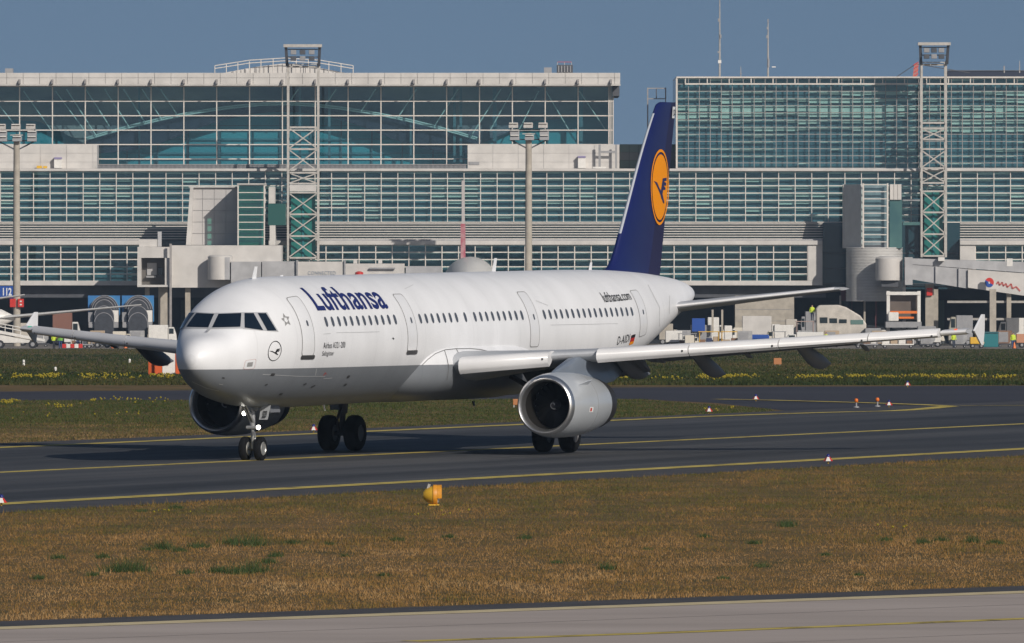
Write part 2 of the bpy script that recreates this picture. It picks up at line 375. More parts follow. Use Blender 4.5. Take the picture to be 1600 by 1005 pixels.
# ================================================================== THE AIRLINER
def zsplit_mat(name, top, low, z, rough=.42):
    m = bpy.data.materials.new(name); m.use_nodes = True; nt = m.node_tree; p = nt.nodes['Principled BSDF']
    p.inputs['Roughness'].default_value = rough; p.inputs['Coat Weight'].default_value = .12; p.inputs['Coat Roughness'].default_value = .3
    tc = nt.nodes.new('ShaderNodeTexCoord'); sx = nt.nodes.new('ShaderNodeSeparateXYZ'); nt.links.new(tc.outputs['Object'], sx.inputs[0])
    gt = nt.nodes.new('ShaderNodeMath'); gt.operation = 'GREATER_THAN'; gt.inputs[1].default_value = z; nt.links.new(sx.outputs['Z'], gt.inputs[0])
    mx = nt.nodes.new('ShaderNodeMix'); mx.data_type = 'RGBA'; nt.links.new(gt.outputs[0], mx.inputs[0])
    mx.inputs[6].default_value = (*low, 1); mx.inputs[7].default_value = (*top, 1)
    # faint grime streaks running down and aft
    mp = nt.nodes.new('ShaderNodeMapping'); mp.inputs['Scale'].default_value = (.9, .5, .35); nt.links.new(tc.outputs['Object'], mp.inputs[0])
    nz = nt.nodes.new('ShaderNodeTexNoise'); nz.inputs['Scale'].default_value = 1.3; nz.inputs['Detail'].default_value = 6; nt.links.new(mp.outputs[0], nz.inputs['Vector'])
    mr = nt.nodes.new('ShaderNodeMapRange'); mr.inputs[1].default_value = .3; mr.inputs[2].default_value = .7; mr.inputs[3].default_value = .90; mr.inputs[4].default_value = 1.0
    nt.links.new(nz.outputs[0], mr.inputs[0])
    # frame joints
    wv = nt.nodes.new('ShaderNodeMath'); wv.operation = 'MULTIPLY'; wv.inputs[1].default_value = 1 / 2.13; nt.links.new(sx.outputs['X'], wv.inputs[0])
    fr = nt.nodes.new('ShaderNodeMath'); fr.operation = 'FRACT'; nt.links.new(wv.outputs[0], fr.inputs[0])
    lt = nt.nodes.new('ShaderNodeMath'); lt.operation = 'LESS_THAN'; lt.inputs[1].default_value = .02; nt.links.new(fr.outputs[0], lt.inputs[0])
    ml = nt.nodes.new('ShaderNodeMath'); ml.operation = 'MULTIPLY_ADD'; ml.inputs[1].default_value = -.06; nt.links.new(lt.outputs[0], ml.inputs[0]); nt.links.new(mr.outputs[0], ml.inputs[2])
    vm = nt.nodes.new('ShaderNodeVectorMath'); vm.operation = 'SCALE'; nt.links.new(mx.outputs[2], vm.inputs[0]); nt.links.new(ml.outputs[0], vm.inputs[3])
    nt.links.new(vm.outputs[0], p.inputs['Base Color'])
    MATS[name] = m; return m
WHITE = (.81, .82, .84)
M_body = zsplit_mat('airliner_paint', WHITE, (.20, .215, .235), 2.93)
M_aw = mat('airliner_white', WHITE, .3, coat=.3, var=.06, scale=.8)
M_slat = mat('slat_metal_white', (.70, .70, .71), .3, var=.08, scale=.8)
M_wing = mat('wing_grey', (.46, .48, .51), .4, var=.15, scale=.6)
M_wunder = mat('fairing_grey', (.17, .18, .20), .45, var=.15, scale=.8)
M_nac = mat('nacelle_grey', (.54, .57, .60), .28, metal=.25, coat=.2, var=.06, scale=1)
M_lip = mat('polished_lip', (.74, .74, .74), .30, metal=.95)
M_duct = mat('inlet_duct', (.022, .02, .018), .5, metal=.3)
M_fan = mat('fan_blades', (.025, .025, .028), .4, metal=.5)
M_exh = mat('exhaust_metal', (.07, .065, .065), .45, metal=.7)
M_navy = mat('fin_navy', (.007, .013, .095), .35, coat=.15, var=.1, scale=.5)
M_rudder = mat('rudder_navy', (.012, .012, .06), .45, coat=.1, var=.1, scale=.5)
M_text = mat('text_navy', (.012, .02, .13), .4)
M_gold = mat('emblem_orange', (.84, .29, .003), .5, spec=.2)
M_ink = mat('ink_black', (.01, .01, .012), .5)
M_seam = mat('seam_grey', (.28, .28, .28), .6)
M_sill = mat('sill_metal', (.05, .05, .05), .5)
M_cwin = mat('cabin_window', (.085, .095, .115), .12, spec=.6)
M_cock = mat('cockpit_glass', (.006, .012, .022), .05, spec=.9)
M_cframe = mat('cockpit_frame', (.42, .43, .45), .4)
M_tyre = mat('tyre_rubber', (.006, .006, .007), .85, var=.2, scale=6, spec=.2)
M_hub = mat('wheel_hub', (.42, .42, .40), .35, metal=.6)
M_strut = mat('gear_strut', (.42, .43, .44), .35, metal=.4, var=.2, scale=6)
M_dstrut = mat('gear_dark', (.06, .06, .065), .5, metal=.3)
M_lamp = mat('lit_lamp', (1, .98, .92), .3, emit=(1, .95, .85), estr=14)
M_grn = mat('green_lens', (.0, .14, .09), .2, emit=(.0, .8, .5), estr=.4)
M_rlens = mat('red_lens', (.5, .05, .02), .2, emit=(1, .15, .05), estr=.8)

air = thing('airliner', (X0, D0, 0), 'large white and grey twin jet airliner with dark blue tail taxiing in the foreground', 'airliner', rz=math.pi / 2 - TH)
bpy.context.view_layer.update()
AM = Matrix.Translation((X0, D0, 0)) @ Matrix.Rotation(math.pi / 2 - TH, 4, 'Z'); AMI = AM.inverted()
def L(X, Y, Z): return (X, -Y, Z)
def ab(mb, name, m, parent=None, smooth=0, bevel=0): return mb.build(name, m, parent or air, smooth, True, bevel)
def ZC(X): return 3.73 + .006 * (X - 5)
# X, top, bottom, half width, widest height (relative to the body's centre line)
FT = [(0, -.48, -.48, 0, -.48), (.04, -.30, -.66, .16, -.48), (.16, -.10, -.85, .34, -.47), (.4, .08, -1.06, .55, -.45), (.8, .23, -1.30, .80, -.40), (1.2, .33, -1.47, 1.00, -.34),
      (1.5, .44, -1.56, 1.12, -.30), (1.8, .68, -1.65, 1.24, -.25), (2.1, .92, -1.72, 1.35, -.20), (2.5, 1.22, -1.79, 1.48, -.14), (3, 1.52, -1.87, 1.61, -.08), (3.6, 1.76, -1.94, 1.74, -.04),
      (4.3, 1.92, -2.00, 1.85, -.01), (5.2, 2.02, -2.05, 1.93, 0), (6.4, 2.07, -2.07, 1.965, 0), (8, 2.07, -2.09, 1.975, 0), (20, 2.07, -2.07, 1.975, 0), (29.5, 2.07, -2.07, 1.975, 0), (31.5, 2.07, -2.01, 1.96, .02),
      (33.5, 2.06, -1.80, 1.90, .09), (35.5, 2.04, -1.45, 1.79, .2), (37.5, 2.00, -.98, 1.61, .36), (39.5, 1.92, -.42, 1.34, .58), (41.3, 1.81, .08, 1.06, .82), (42.8, 1.69, .46, .80, .99), (43.8, 1.56, .70, .58, 1.08), (44.35, 1.42, .84, .38, 1.12), (44.5, 1.27, 1.0, .16, 1.13)]
FS = [math.sqrt(r[0]) for r in FT]
def pchip(xs, ys):
    n = len(xs); h = [xs[i + 1] - xs[i] for i in range(n - 1)]; d = [(ys[i + 1] - ys[i]) / h[i] for i in range(n - 1)]
    m = [d[0]] + [0 if d[i - 1] * d[i] <= 0 else 3 * (h[i - 1] + h[i]) / ((2 * h[i] + h[i - 1]) / d[i - 1] + (h[i] + 2 * h[i - 1]) / d[i]) for i in range(1, n - 1)] + [d[-1]]
    def f(x):
        x = min(max(x, xs[0]), xs[-1]); i = 0
        while i < n - 2 and x > xs[i + 1]: i += 1
        t = (x - xs[i]) / h[i]
        return (ys[i] * (1 + 2 * t) * (1 - t) ** 2 + h[i] * m[i] * t * (1 - t) ** 2 + ys[i + 1] * t * t * (3 - 2 * t) + h[i] * m[i + 1] * t * t * (t - 1))
    return f
FF = [pchip(FS, [r[k] for r in FT]) for k in (1, 2, 3, 4)]
def sect(X):
    s = math.sqrt(max(X, 0)); return [f(s) for f in FF]
def expo(X): return 2.0 + .5 * math.exp(-((X - 1.9) / 1.1) ** 2)       # the upper nose is boxier round the windscreen
def S(X, ph, off=0.0):                           # ph from the crown, positive to port
    t, b, w, zm = sect(X); up = abs(((ph + math.pi) % (2 * math.pi)) - math.pi) < math.pi / 2
    a = (t - zm) if up else (zm - b); k = 2 / expo(X) if up else 1.0
    sn_, cs_ = math.sin(ph), math.cos(ph)
    return L(X, (w + off) * math.copysign(abs(sn_) ** k, sn_), ZC(X) + zm + (a + off) * math.copysign(abs(cs_) ** k, cs_))
def PH(X, z):                                    # angle at which the port side has height z
    t, b, w, zm = sect(X); r = z - ZC(X) - zm
    q = max(-1, min(1, r / ((t - zm) if r > 0 else (zm - b))))
    return math.acos(q if q < 0 else q ** (expo(X) / 2))
fus = MB(); rings = []
fx = [(.02 + i * .104) ** 2 for i in range(24)] + [5.9 + i * .6 for i in range(40)] + [29.5 + i * .42 for i in range(36)] + [44.5]
fx = sorted(set(round(x, 4) for x in fx if x <= 44.5))
for X in fx: rings.append([S(X, 2 * math.pi * i / 96) for i in range(96)])
fus.loft(rings)
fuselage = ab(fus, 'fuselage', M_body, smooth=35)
from mathutils.bvhtree import BVHTree
BV = BVHTree.FromPolygons([Vector(p) for p in fus.v], fus.f)
CAML = AMI @ Vector((0, 0, CAM_H))
def on_body(u, v, off=.012):                     # where the sight line through a photo point meets the skin
    d = (AMI.to_3x3() @ Vector(((u - 800) / FPX, 1, (HORIZON - v) / FPX))).normalized()
    h, n, _, _ = BV.ray_cast(CAML, d)
    if n.dot(d) > 0: n = -n
    return h + n * off
def quad_patch(q, off, n=10, mirror=False):
    (a, b, c, d) = q; mb = MB(); vs = []
    for j in range(n + 1):
        for i in range(n + 1):
            s, t = i / n, j / n
            u = lerp(lerp(a[0], b[0], s), lerp(d[0], c[0], s), t); v = lerp(lerp(a[1], b[1], s), lerp(d[1], c[1], s), t)
            p = on_body(u, v, off)
            vs.append((p.x, -p.y if mirror else p.y, p.z))
    return mb.add(vs, [(j * (n + 1) + i, j * (n + 1) + i + 1, (j + 1) * (n + 1) + i + 1, (j + 1) * (n + 1) + i) for j in range(n) for i in range(n)])
PF = [(335.5, 491.5), (377, 490), (375.5, 511.3), (329.5, 512.5)]
P1 = [(382, 490), (395.8, 490), (410.5, 516.3), (382, 512.6)]
P2 = [(402.4, 490), (415, 490), (431.5, 516.8), (417.2, 516.8)]
PFf = [(333.2, 489.8), (380, 488.2), (379.5, 513.6), (326.8, 514.4)]
PSf = [(379.6, 488.2), (417, 488), (435, 518.6), (379.2, 514.6)]
for mir in (False, True):
    for q in (PFf, PSf): ab(quad_patch(q, .010, 12, mir), 'cockpit_window_frame', M_cframe, fuselage, smooth=40)
    for q in (PF, P1, P2): ab(quad_patch(q, .024, 8, mir), 'cockpit_window', M_cock, fuselage, smooth=40)

cpz = MB(); cpz.loft([[S(lerp(1.28, 2.12, i / 12), k, .04) for k in (-.026, 0, .026)] for i in range(13)], caps=False, closed=False); ab(cpz, 'cockpit_post', M_cframe, fuselage, smooth=40)
def patch(X, z, shape, off, curve=6):
    """polygon shape [(dx, dz)] placed on the port skin at X, z by arc length; filled as a fan of rings"""
    ph0 = PH(X, z); mb = MB(); n = len(shape); vs = []
    def pt(a, b): return S(X + a, ph0 - b / 2.03, off)
    vs.append(pt(0, 0))
    for k in range(1, curve + 1):
        for a, b in shape: vs.append(pt(a * k / curve, b * k / curve))
    fs = [(0, 1 + i, 1 + (i + 1) % n) for i in range(n)]
    for k in range(curve - 1):
        for i in range(n):
            j = (i + 1) % n; fs.append((1 + k * n + i, 1 + k * n + j, 1 + (k + 1) * n + j, 1 + (k + 1) * n + i))
    return mb.add(vs, fs)
def rrect(w, h, r, n=4):
    out = []
    for cx, cy, a0 in ((w / 2 - r, h / 2 - r, 0), (-w / 2 + r, h / 2 - r, 90), (-w / 2 + r, -h / 2 + r, 180), (w / 2 - r, -h / 2 + r, 270)):
        for i in range(n + 1):
            a = R(a0 + 90 * i / n); out.append((cx + r * math.cos(a), cy + r * math.sin(a)))
    # add points along long sides so the patch follows the curve
    res = []
    for i, p in enumerate(out):
        q = out[(i + 1) % len(out)]; m = max(1, int(math.hypot(q[0] - p[0], q[1] - p[1]) / .12))
        res += [(lerp(p[0], q[0], k / m), lerp(p[1], q[1], k / m)) for k in range(m)]
    return res
def ribbon(X, z, shape, off, w):
    ph0 = PH(X, z); n = len(shape); mb = MB(); vs = []
    for a, b in shape:
        l = max(math.hypot(a, b), 1e-6)
        ax = a - w * (1 if a > 0 else -1) if abs(a) > w else a; bz = b - w * (1 if b > 0 else -1) if abs(b) > w else b
        vs += [S(X + a, ph0 - b / 2.03, off), S(X + ax, ph0 - bz / 2.03, off)]
    return mb.add(vs, [(2 * i, 2 * i + 1, 2 * ((i + 1) % n) + 1, 2 * ((i + 1) % n)) for i in range(n)])
for X, zc, w, h, step in ((5.02, 4.32, .86, 2.02, 1), (13.75, 4.36, .80, 1.95, 1), (24.75, 4.40, .80, 1.9, 0), (35.55, 4.5, .82, 1.85, 0)):
    d = ab(patch(X, zc, rrect(w, h, .12), .008, 8), 'door', M_aw, fuselage, smooth=40)
    ab(ribbon(X, zc, rrect(w + .04, h + .04, .13), .012, .028), 'door_seam', M_seam, d)
    ab(patch(X + .08, zc + .02, rrect(.13, .20, .06), .014, 3), 'door_window', M_cwin, d, smooth=40)
    if step: ab(patch(X + .02, zc - h / 2 - .03, rrect(w + .12, .13, .06), .03, 3), 'door_sill', M_sill, d, smooth=40)
oval = [(.105 * math.copysign(abs(math.cos(t)) ** .8, math.cos(t)), .165 * math.copysign(abs(math.sin(t)) ** .8, math.sin(t))) for t in [2 * math.pi * i / 16 for i in range(16)]]
wins = [6.60 + .533 * i for i in range(12)] + [14.66 + .533 * i for i in range(7)] + [18.65] + [19.52 + .533 * i for i in range(9)] + [25.86 + .533 * i for i in range(17)]
for X in wins: ab(patch(X, ZC(X) + .64, oval, .010, 3), 'cabin_window', M_cwin, fuselage, smooth=40)

# ---- lettering and marks
def text_obj(s, size, bold=0.0, shear=0.0):
    c = bpy.data.curves.new('txt', 'FONT'); c.body = s; c.size = size; c.offset = bold; c.shear = shear; c.resolution_u = 4; c.space_character = 1.0 if bold else 1.12
    o = bpy.data.objects.new('txt', c); COL.objects.link(o)
    dg = bpy.context.evaluated_depsgraph_get(); me = bpy.data.meshes.new_from_object(o.evaluated_get(dg))
    bpy.data.objects.remove(o); bpy.data.curves.remove(c)
    return me
def letter(name, s, mapper, width, height, m, parent, bold=0.0, step=.1, shear=0.0):
    """flat lettering fitted to width x height then laid on a surface by mapper(a, b)"""
    me = text_obj(s, 1.0, bold, shear); bm = bmesh.new(); bm.from_mesh(me); bpy.data.meshes.remove(me)
    xs_ = [v.co.x for v in bm.verts]; ys_ = [v.co.y for v in bm.verts]
    ax, ay = min(xs_), min(ys_); kx = width / (max(xs_) - ax); ky = height / (max(ys_) - ay)
    for v in bm.verts: v.co.x = (v.co.x - ax) * kx; v.co.y = (v.co.y - ay) * ky; v.co.z = 0
    k = step
    while k < height:
        bmesh.ops.bisect_plane(bm, geom=bm.verts[:] + bm.edges[:] + bm.faces[:], plane_co=(0, k, 0), plane_no=(0, 1, 0)); k += step
    for v in bm.verts: v.co = Vector(mapper(v.co.x, v.co.y))
    me = bpy.data.meshes.new(name); bm.to_mesh(me); bm.free(); me.materials.append(m)
    o = bpy.data.objects.new(name, me); COL.objects.link(o); o.parent = parent; return o
def skin_map(X, z, off=.012):
    ph0 = PH(X, z); return lambda a, b: S(X + a, ph0 - b / 2.03, off)
letter('lettering', 'Lufthansa', skin_map(6.25, 4.72), 6.05, .98, M_text, fuselage, bold=.018)
letter('lettering', 'lufthansa.com', skin_map(31.95, 4.86), 2.9, .40, M_ink, fuselage, bold=.006)
letter('lettering', 'D-AIDI', skin_map(32.75, 3.43), 1.30, .30, M_ink, fuselage)
letter('lettering', 'Airbus A321-200', skin_map(6.15, 3.54), 1.8, .19, M_ink, fuselage)
letter('lettering', 'Salzgitter', skin_map(6.12, 3.27), .95, .19, M_ink, fuselage)
fl = ab(patch(34.42, 3.60, rrect(.46, .36, .01, 1), .011, 3), 'flag', mat('flag_red', (.5, .02, .015), .5), fuselage)
ab(patch(34.42, PH and 3.71, rrect(.46, .12, .01, 1), .014, 2), 'flag_stripe', M_ink, fl); ab(patch(34.42, 3.48, rrect(.46, .12, .01, 1), .014, 2), 'flag_stripe', M_gold, fl)
CRANE = [[(-.92, .15), (-.5, .11), (-.15, -.04), (.08, -.11), (.3, -.18), (.25, -.28), (.0, -.22), (-.3, -.08), (-.6, .04)],
         [(.02, -.2), (.3, -.2), (.62, -.42), (.5, -.45), (.1, -.29)],
         [(.05, -.13), (.18, .05), (.3, .22), (.86, .24), (.86, .16), (.45, .135), (.82, .10), (.82, .03), (.45, .02), (.74, -.03), (.70, -.085), (.38, -.09), (.3, -.2)]]
def poly_map(polys, mapper):
    bm = bmesh.new()
    for po in polys: bm.faces.new([bm.verts.new((a, b, 0)) for a, b in po])
    bmesh.ops.triangulate(bm, faces=bm.faces)
    for k in (-.3, -.2, -.1, 0, .1, .2): bmesh.ops.bisect_plane(bm, geom=bm.verts[:] + bm.edges[:] + bm.faces[:], plane_co=(0, k, 0), plane_no=(0, 1, 0))
    for k in (-.6, -.3, 0, .3, .6): bmesh.ops.bisect_plane(bm, geom=bm.verts[:] + bm.edges[:] + bm.faces[:], plane_co=(k, 0, 0), plane_no=(1, 0, 0))
    mb = MB(); bm.verts.index_update(); mb.add([mapper(v.co.x, v.co.y) for v in bm.verts], [[v.index for v in f.verts] for f in bm.faces]); bm.free(); return mb
cp = on_body(429, 549, 0); cX, cz = cp.x, cp.z
sm = skin_map(cX, cz, .012)
ab(poly_map(CRANE, lambda a, b: sm(a * .32, b * .32)), 'crane_emblem', M_ink, fuselage)
nr = 36; rg = MB(); rg.add([sm(k * math.cos(2 * math.pi * i / nr), k * math.sin(2 * math.pi * i / nr)) for i in range(nr) for k in (.352, .325)], [(2 * i, 2 * i + 1, 2 * ((i + 1) % nr) + 1, 2 * ((i + 1) % nr)) for i in range(nr)])
ab(rg, 'emblem_ring', M_ink, fuselage)
cp = on_body(446.5, 500, 0); sm2 = skin_map(cp.x, cp.z, .012)
for i in range(5):
    a = R(90 + 72 * i); ca, sa = math.cos(a), math.sin(a)
    tri = [(.26, 0), (.10, .09), (.08, -.07)]
    t = MB(); t.add([sm2(1.0 * (x * ca - y * sa), x * sa + y * ca) for x, y in tri], [(0, 1, 2)]); ab(t, 'star_mark', M_seam, fuselage)
cp = on_body(390, 569.5, 0)
pl = ab(patch(cp.x, cp.z, rrect(.46, .42, .06), .008, 3), 'static_port_panel', M_aw, fuselage); ab(patch(cp.x, cp.z, rrect(.24, .20, .02), .013, 2), 'static_port', M_seam, pl)
ab(ribbon(cp.x, cp.z, rrect(.48, .44, .07), .012, .012), 'panel_outline', mat('faint_red', (.5, .3, .28), .6), pl)
# belly stripe, drain masts, blade aerials, beacons
def blade(X, Y, z0, h, c, m, name='blade_aerial', lean=.35, t=.03):
    b = MB(); b.prism([L(X, Y - t / 2, z0), L(X + c, Y - t / 2, z0), L(X + c * .9 + h * lean, Y - t / 2, z0 + h), L(X + c * .35 + h * lean, Y - t / 2, z0 + h)], (0, -t, 0)); ab(b, name, m)
blade(5.0, 0, ZC(5) + 1.98, .42, .3, M_aw); blade(7.3, 0, ZC(7) + 2.05, .06, .25, M_aw, 'low_aerial'); blade(25.9, 0, ZC(26) + 2.05, .46, .3, M_aw); blade(35.0, 0, ZC(35) + 2.0, .3, .22, M_aw)
blade(12.8, 0, ZC(12) - 2.05, -.16, .2, M_dstrut, 'drain_mast', -.4); blade(10.2, .3, ZC(10) - 2.03, -.22, .12, M_wpaint, 'drain_mast', -.4); blade(22.8, .5, 1.65, -.16, .2, M_dstrut, 'drain_mast', -.4)
for X, z, dx in ((4.6, 2.12, .07), (9.2, 2.36, .06), (9.0, 2.62, .05), (3.2, 2.75, .07)): ab(patch(X, z, rrect(.22, .10, .03, 2), .012, 2), 'skin_fitting', M_sill, fuselage)

# ---- wing to body fairing
ft = [(13.4, .6, .3), (14.0, 1.3, .68), (14.8, 1.80, .94), (15.7, 2.08, 1.06), (16.7, 2.22, 1.10), (19, 2.26, 1.10), (22, 2.25, 1.12), (24.5, 2.0, 1.12), (26.5, 1.4, .85), (28, .5, .3)]
fw, fh = pchip([r[0] for r in ft], [r[1] for r in ft]), pchip([r[0] for r in ft], [r[2] for r in ft])
fb = MB(); fb.loft([[L(X, fw(X) * math.copysign(abs(math.sin(a)) ** .85, math.sin(a)), ZC(X) - 1.0 + fh(X) * math.copysign(abs(math.cos(a)) ** .8, math.cos(a))) for a in [2 * math.pi * i / 48 for i in range(48)]] for X in [13.4 + 14.6 * i / 40 for i in range(41)]])
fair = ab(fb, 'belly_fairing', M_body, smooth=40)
nb = len(fus.v); BV2 = BVHTree.FromPolygons([Vector(p) for p in fus.v + fb.v], fus.f + [tuple(i + nb for i in f) for f in fb.f])
def line_on(pts, w, name, m, parent, off=.012):
    bvk = BV2; rr = []
    for (ua, va), (ub, vb_) in zip(pts, pts[1:]):
        for k in range(4):
            u, v = lerp(ua, ub, k / 4), lerp(va, vb_, k / 4); dx, dy = ub - ua, vb_ - va; l_ = math.hypot(dx, dy); nx, ny = -dy / l_ * w, dx / l_ * w
            row = []
            for s_ in (-1, 1):
                d = (AMI.to_3x3() @ Vector(((u + nx * s_ - 800) / FPX, 1, (HORIZON - v - ny * s_) / FPX))).normalized(); h, n, _, _ = bvk.ray_cast(CAML, d)
                if h is None: break
                if n.dot(d) > 0: n = -n
                row.append(h + n * off)
            if len(row) == 2: rr.append(row)
    mb = MB(); mb.loft(rr, caps=False, closed=False); return ab(mb, name, m, parent)
M_hair = mat('hairline', (.16, .16, .165), .6); M_faint = mat('faint_seam', (.52, .53, .54), .6)
line_on([(659, 571), (668, 562), (680, 553), (695, 547), (712, 545.3), (735, 545), (750, 546.5), (772, 551.5), (792, 556)], .55, 'fairing_seam', M_hair, fair)
line_on([(694, 547), (698, 560), (701, 575), (697, 600)], .45, 'fairing_seam', M_hair, fair); line_on([(713, 546), (718, 556), (725, 560)], .45, 'fairing_seam', M_hair, fair)
for pts in ([(525, 520), (615, 518)], [(505, 522), (520, 521)], [(860, 508), (1000, 505)], [(632, 452), (650, 443)], [(837, 470), (862, 480)], [(300, 596), (322, 606), (348, 612)], [(410, 585), (470, 588), (520, 588)], [(494, 576), (492, 590)], [(505, 592), (523, 590)], [(342, 600), (350, 601)], [(1012, 445), (1030, 480), (1030, 520)], [(1046, 462), (1045, 500)]):
    line_on(pts, .35, 'panel_seam', M_faint, fuselage)
for pts in ([(474, 601), (480, 598.5)], [(486, 605), (494, 601)], [(414, 602), (419, 599.5)], [(347, 590), (352, 591)]): line_on(pts, .9, 'skin_hatch', M_sill, fuselage)
line_on([(505, 587), (508, 582), (510, 586)], .35, 'skin_stencil', M_red, fuselage); line_on([(613, 528), (616, 531)], 1.0, 'skin_port', M_sill, fuselage)

# ---- wings
WT = [(1.2, 16.5, 6.6, .20, 2.93), (2.0, 16.7, 6.4, .20, 2.98), (2.5, 16.75, 6.1, .19, 3.02), (6.4, 19.0, 4.4, .12, 3.30), (11.5, 22.1, 3.1, .112, 3.62), (16.85, 25.3, 1.65, .105, 3.98)]
wf = [pchip([r[0] for r in WT], [r[k] for r in WT]) for k in (1, 2, 3, 4)]
AX = [0, .006, .02, .05, .1, .2, .35, .5, .7, .9, 1.0]
def thick(x, t): return 5 * t * (.2969 * math.sqrt(x) - .126 * x - .3516 * x * x + .2843 * x ** 3 - .1036 * x ** 4)
def foil(Y, side, x0=0.0, x1=1.0, dx=0.0, dz=0.0, rot=0.0):
    le, c, t, z = [f(Y) for f in wf]; inc = .035 * (1 - Y / 17)
    up = [(x, .55 * thick(x, t) * 2 * .62 ) for x in AX if x0 <= x <= x1]; lo = [(x, -.9 * thick(x, t)) for x in AX if x0 <= x <= x1]
    pts = up[::-1] + lo[1:]
    return [L(le + c * x + dx, side * Y, z + c * y - c * x * inc + dz) for x, y in pts]
def wing_span(Ya, Yb, n): return [lerp(Ya, Yb, i / n) for i in range(n + 1)]
M_under = mat('wing_underside', (.20, .205, .22), .45, var=.1, scale=.7)
for side in (1, -1):
    w = MB(); w.loft([foil(Y, side) for Y in wing_span(1.2, 16.85, 24)])
    wing = ab(w, 'wing', M_wing, smooth=40)
    for Ya, Yb in ((2.5, 5.08), (6.42, 9.0), (9.03, 11.55), (11.58, 14.1), (14.13, 16.1)):
        s_ = MB(); rr = []
        for Y in wing_span(Ya, Yb, 5):
            le, c, t, z = [f(Y) for f in wf]; k = .135 * c if Y < 6 else max(.16 * c, .36)
            k = min(k, .62); hgt = lerp(.45, .18, (Y - 2.7) / 13.4)
            f0 = le - .30
            prof = [(k, .10 * 1), (k * .55, .105), (.12, .045), (.02, -.05), (0, -.13), (.015, -.5 * hgt - .06), (.06, -.78 * hgt), (.16, -hgt), (.34, -.70 * hgt), (.40, -.2)]
            rr.append([L(f0 + a, side * Y, z + .05 + b) for a, b in prof])
        s_.loft(rr); sl = ab(s_, 'slat', M_slat, wing, smooth=50)
        le, c, t, z = [f(Yb - .15) for f in wf]; fx_ = MB(); fx_.box(L(le - .33, side * (Yb - .12), z - .12), L(le - .25, side * (Yb - .16), z - .06)); ab(fx_, 'slat_fitting', M_sill, sl)
    tc_ = MB(); rr = []
    for Y in wing_span(16.12, 16.85, 3):
        le, c, t, z = [f(Y) for f in wf]; rr.append([L(le - .03 + a, side * Y, z + .0 + b) for a, b in ((.5, .105), (.2, .085), (.04, .04), (0, 0), (.03, -.05), (.2, -.10))])
    tc_.loft(rr, caps=False, closed=False); ab(tc_, 'tip_edge', M_slat, wing, smooth=60)
    for Ya, Yb, da, db in ((2.3, 6.3, .85, .5), (6.45, 12.9, .22, .08)):
        q = MB(); rr = []
        for Y in wing_span(Ya, Yb, 6):
            le, c, t, z = [f(Y) for f in wf]; te, zt = le + c, z - c * .035 * (1 - Y / 17); dr = lerp(da, db, (Y - Ya) / (Yb - Ya)); ch = lerp(1.25, .75, (Y - 2.3) / 10.6)
            rr.append([L(te - .3 + ch * a, side * Y, zt - .05 - dr * b + e) for a, b, e in ((0, .0, .0), (.12, .02, .08), (.45, .35, .07), (1, 1, .01), (1, 1, -.01), (.5, .5, -.08), (.1, .12, -.10))])
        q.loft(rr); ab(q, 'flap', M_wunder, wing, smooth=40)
    # fence at the tip
    le, c, t, z = [f(16.85) for f in wf]
    fp = MB(); fp.prism([L(le + .55, side * 16.9, z + .02), L(le + 1.38, side * 16.9, z + .55), L(le + 1.62, side * 16.9, z + .55), L(le + 1.60, side * 16.9, z + .0), L(le + 1.48, side * 16.9, z - .46), L(le + 1.30, side * 16.9, z - .46)], (0, -side * .06, 0))
    ab(fp, 'wing_tip_fence', M_aw, wing, bevel=.01)
    lz = MB(); lz.lathe([(.02, -.12), (.08, -.05), (.09, .1), (.05, .25), (.01, .3)], L(le - .02, side * 16.5, z), 'x', 10); ab(lz, 'navigation_light', M_rlens if side > 0 else M_grn, wing, smooth=60)
    for Yf, lx, dep in ((5.95, 21.6, .75), (8.35, 22.3, .95), (11.75, 23.1, .78)):
        z = wf[3](Yf); q = MB(); rr = []
        for i in range(15):
            s = i / 14; X = lx + 3.4 * s; r = max(.02, .26 * math.sin(math.pi * min(1, s * 1.02 + .02)) ** .6)
            zz = z - .12 - (dep) * max(0, s - .18) ** 1.15 - .22 * math.sin(math.pi * s)
            rr.append([L(X, side * Yf + r * .62 * math.cos(a), zz + r * 1.15 * math.sin(a)) for a in [2 * math.pi * k / 14 for k in range(14)]])
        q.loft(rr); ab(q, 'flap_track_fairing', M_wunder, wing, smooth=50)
    for Yf in (7.3, 9.9, 13.4):
        le, c, t, z = [f(Yf) for f in wf]; q = MB(); q.loft([[L(le + c * .55 + 1.0 * s, side * Yf + .06 * math.sin(math.pi * max(.05, min(.95, s))) * math.cos(a), z - .20 - .22 * s + .09 * math.sin(math.pi * max(.05, min(.95, s))) * math.sin(a)) for a in [2 * math.pi * k / 8 for k in range(8)]] for s in [i / 8 for i in range(9)]])
        ab(q, 'hinge_fairing', M_wunder, wing, smooth=50)

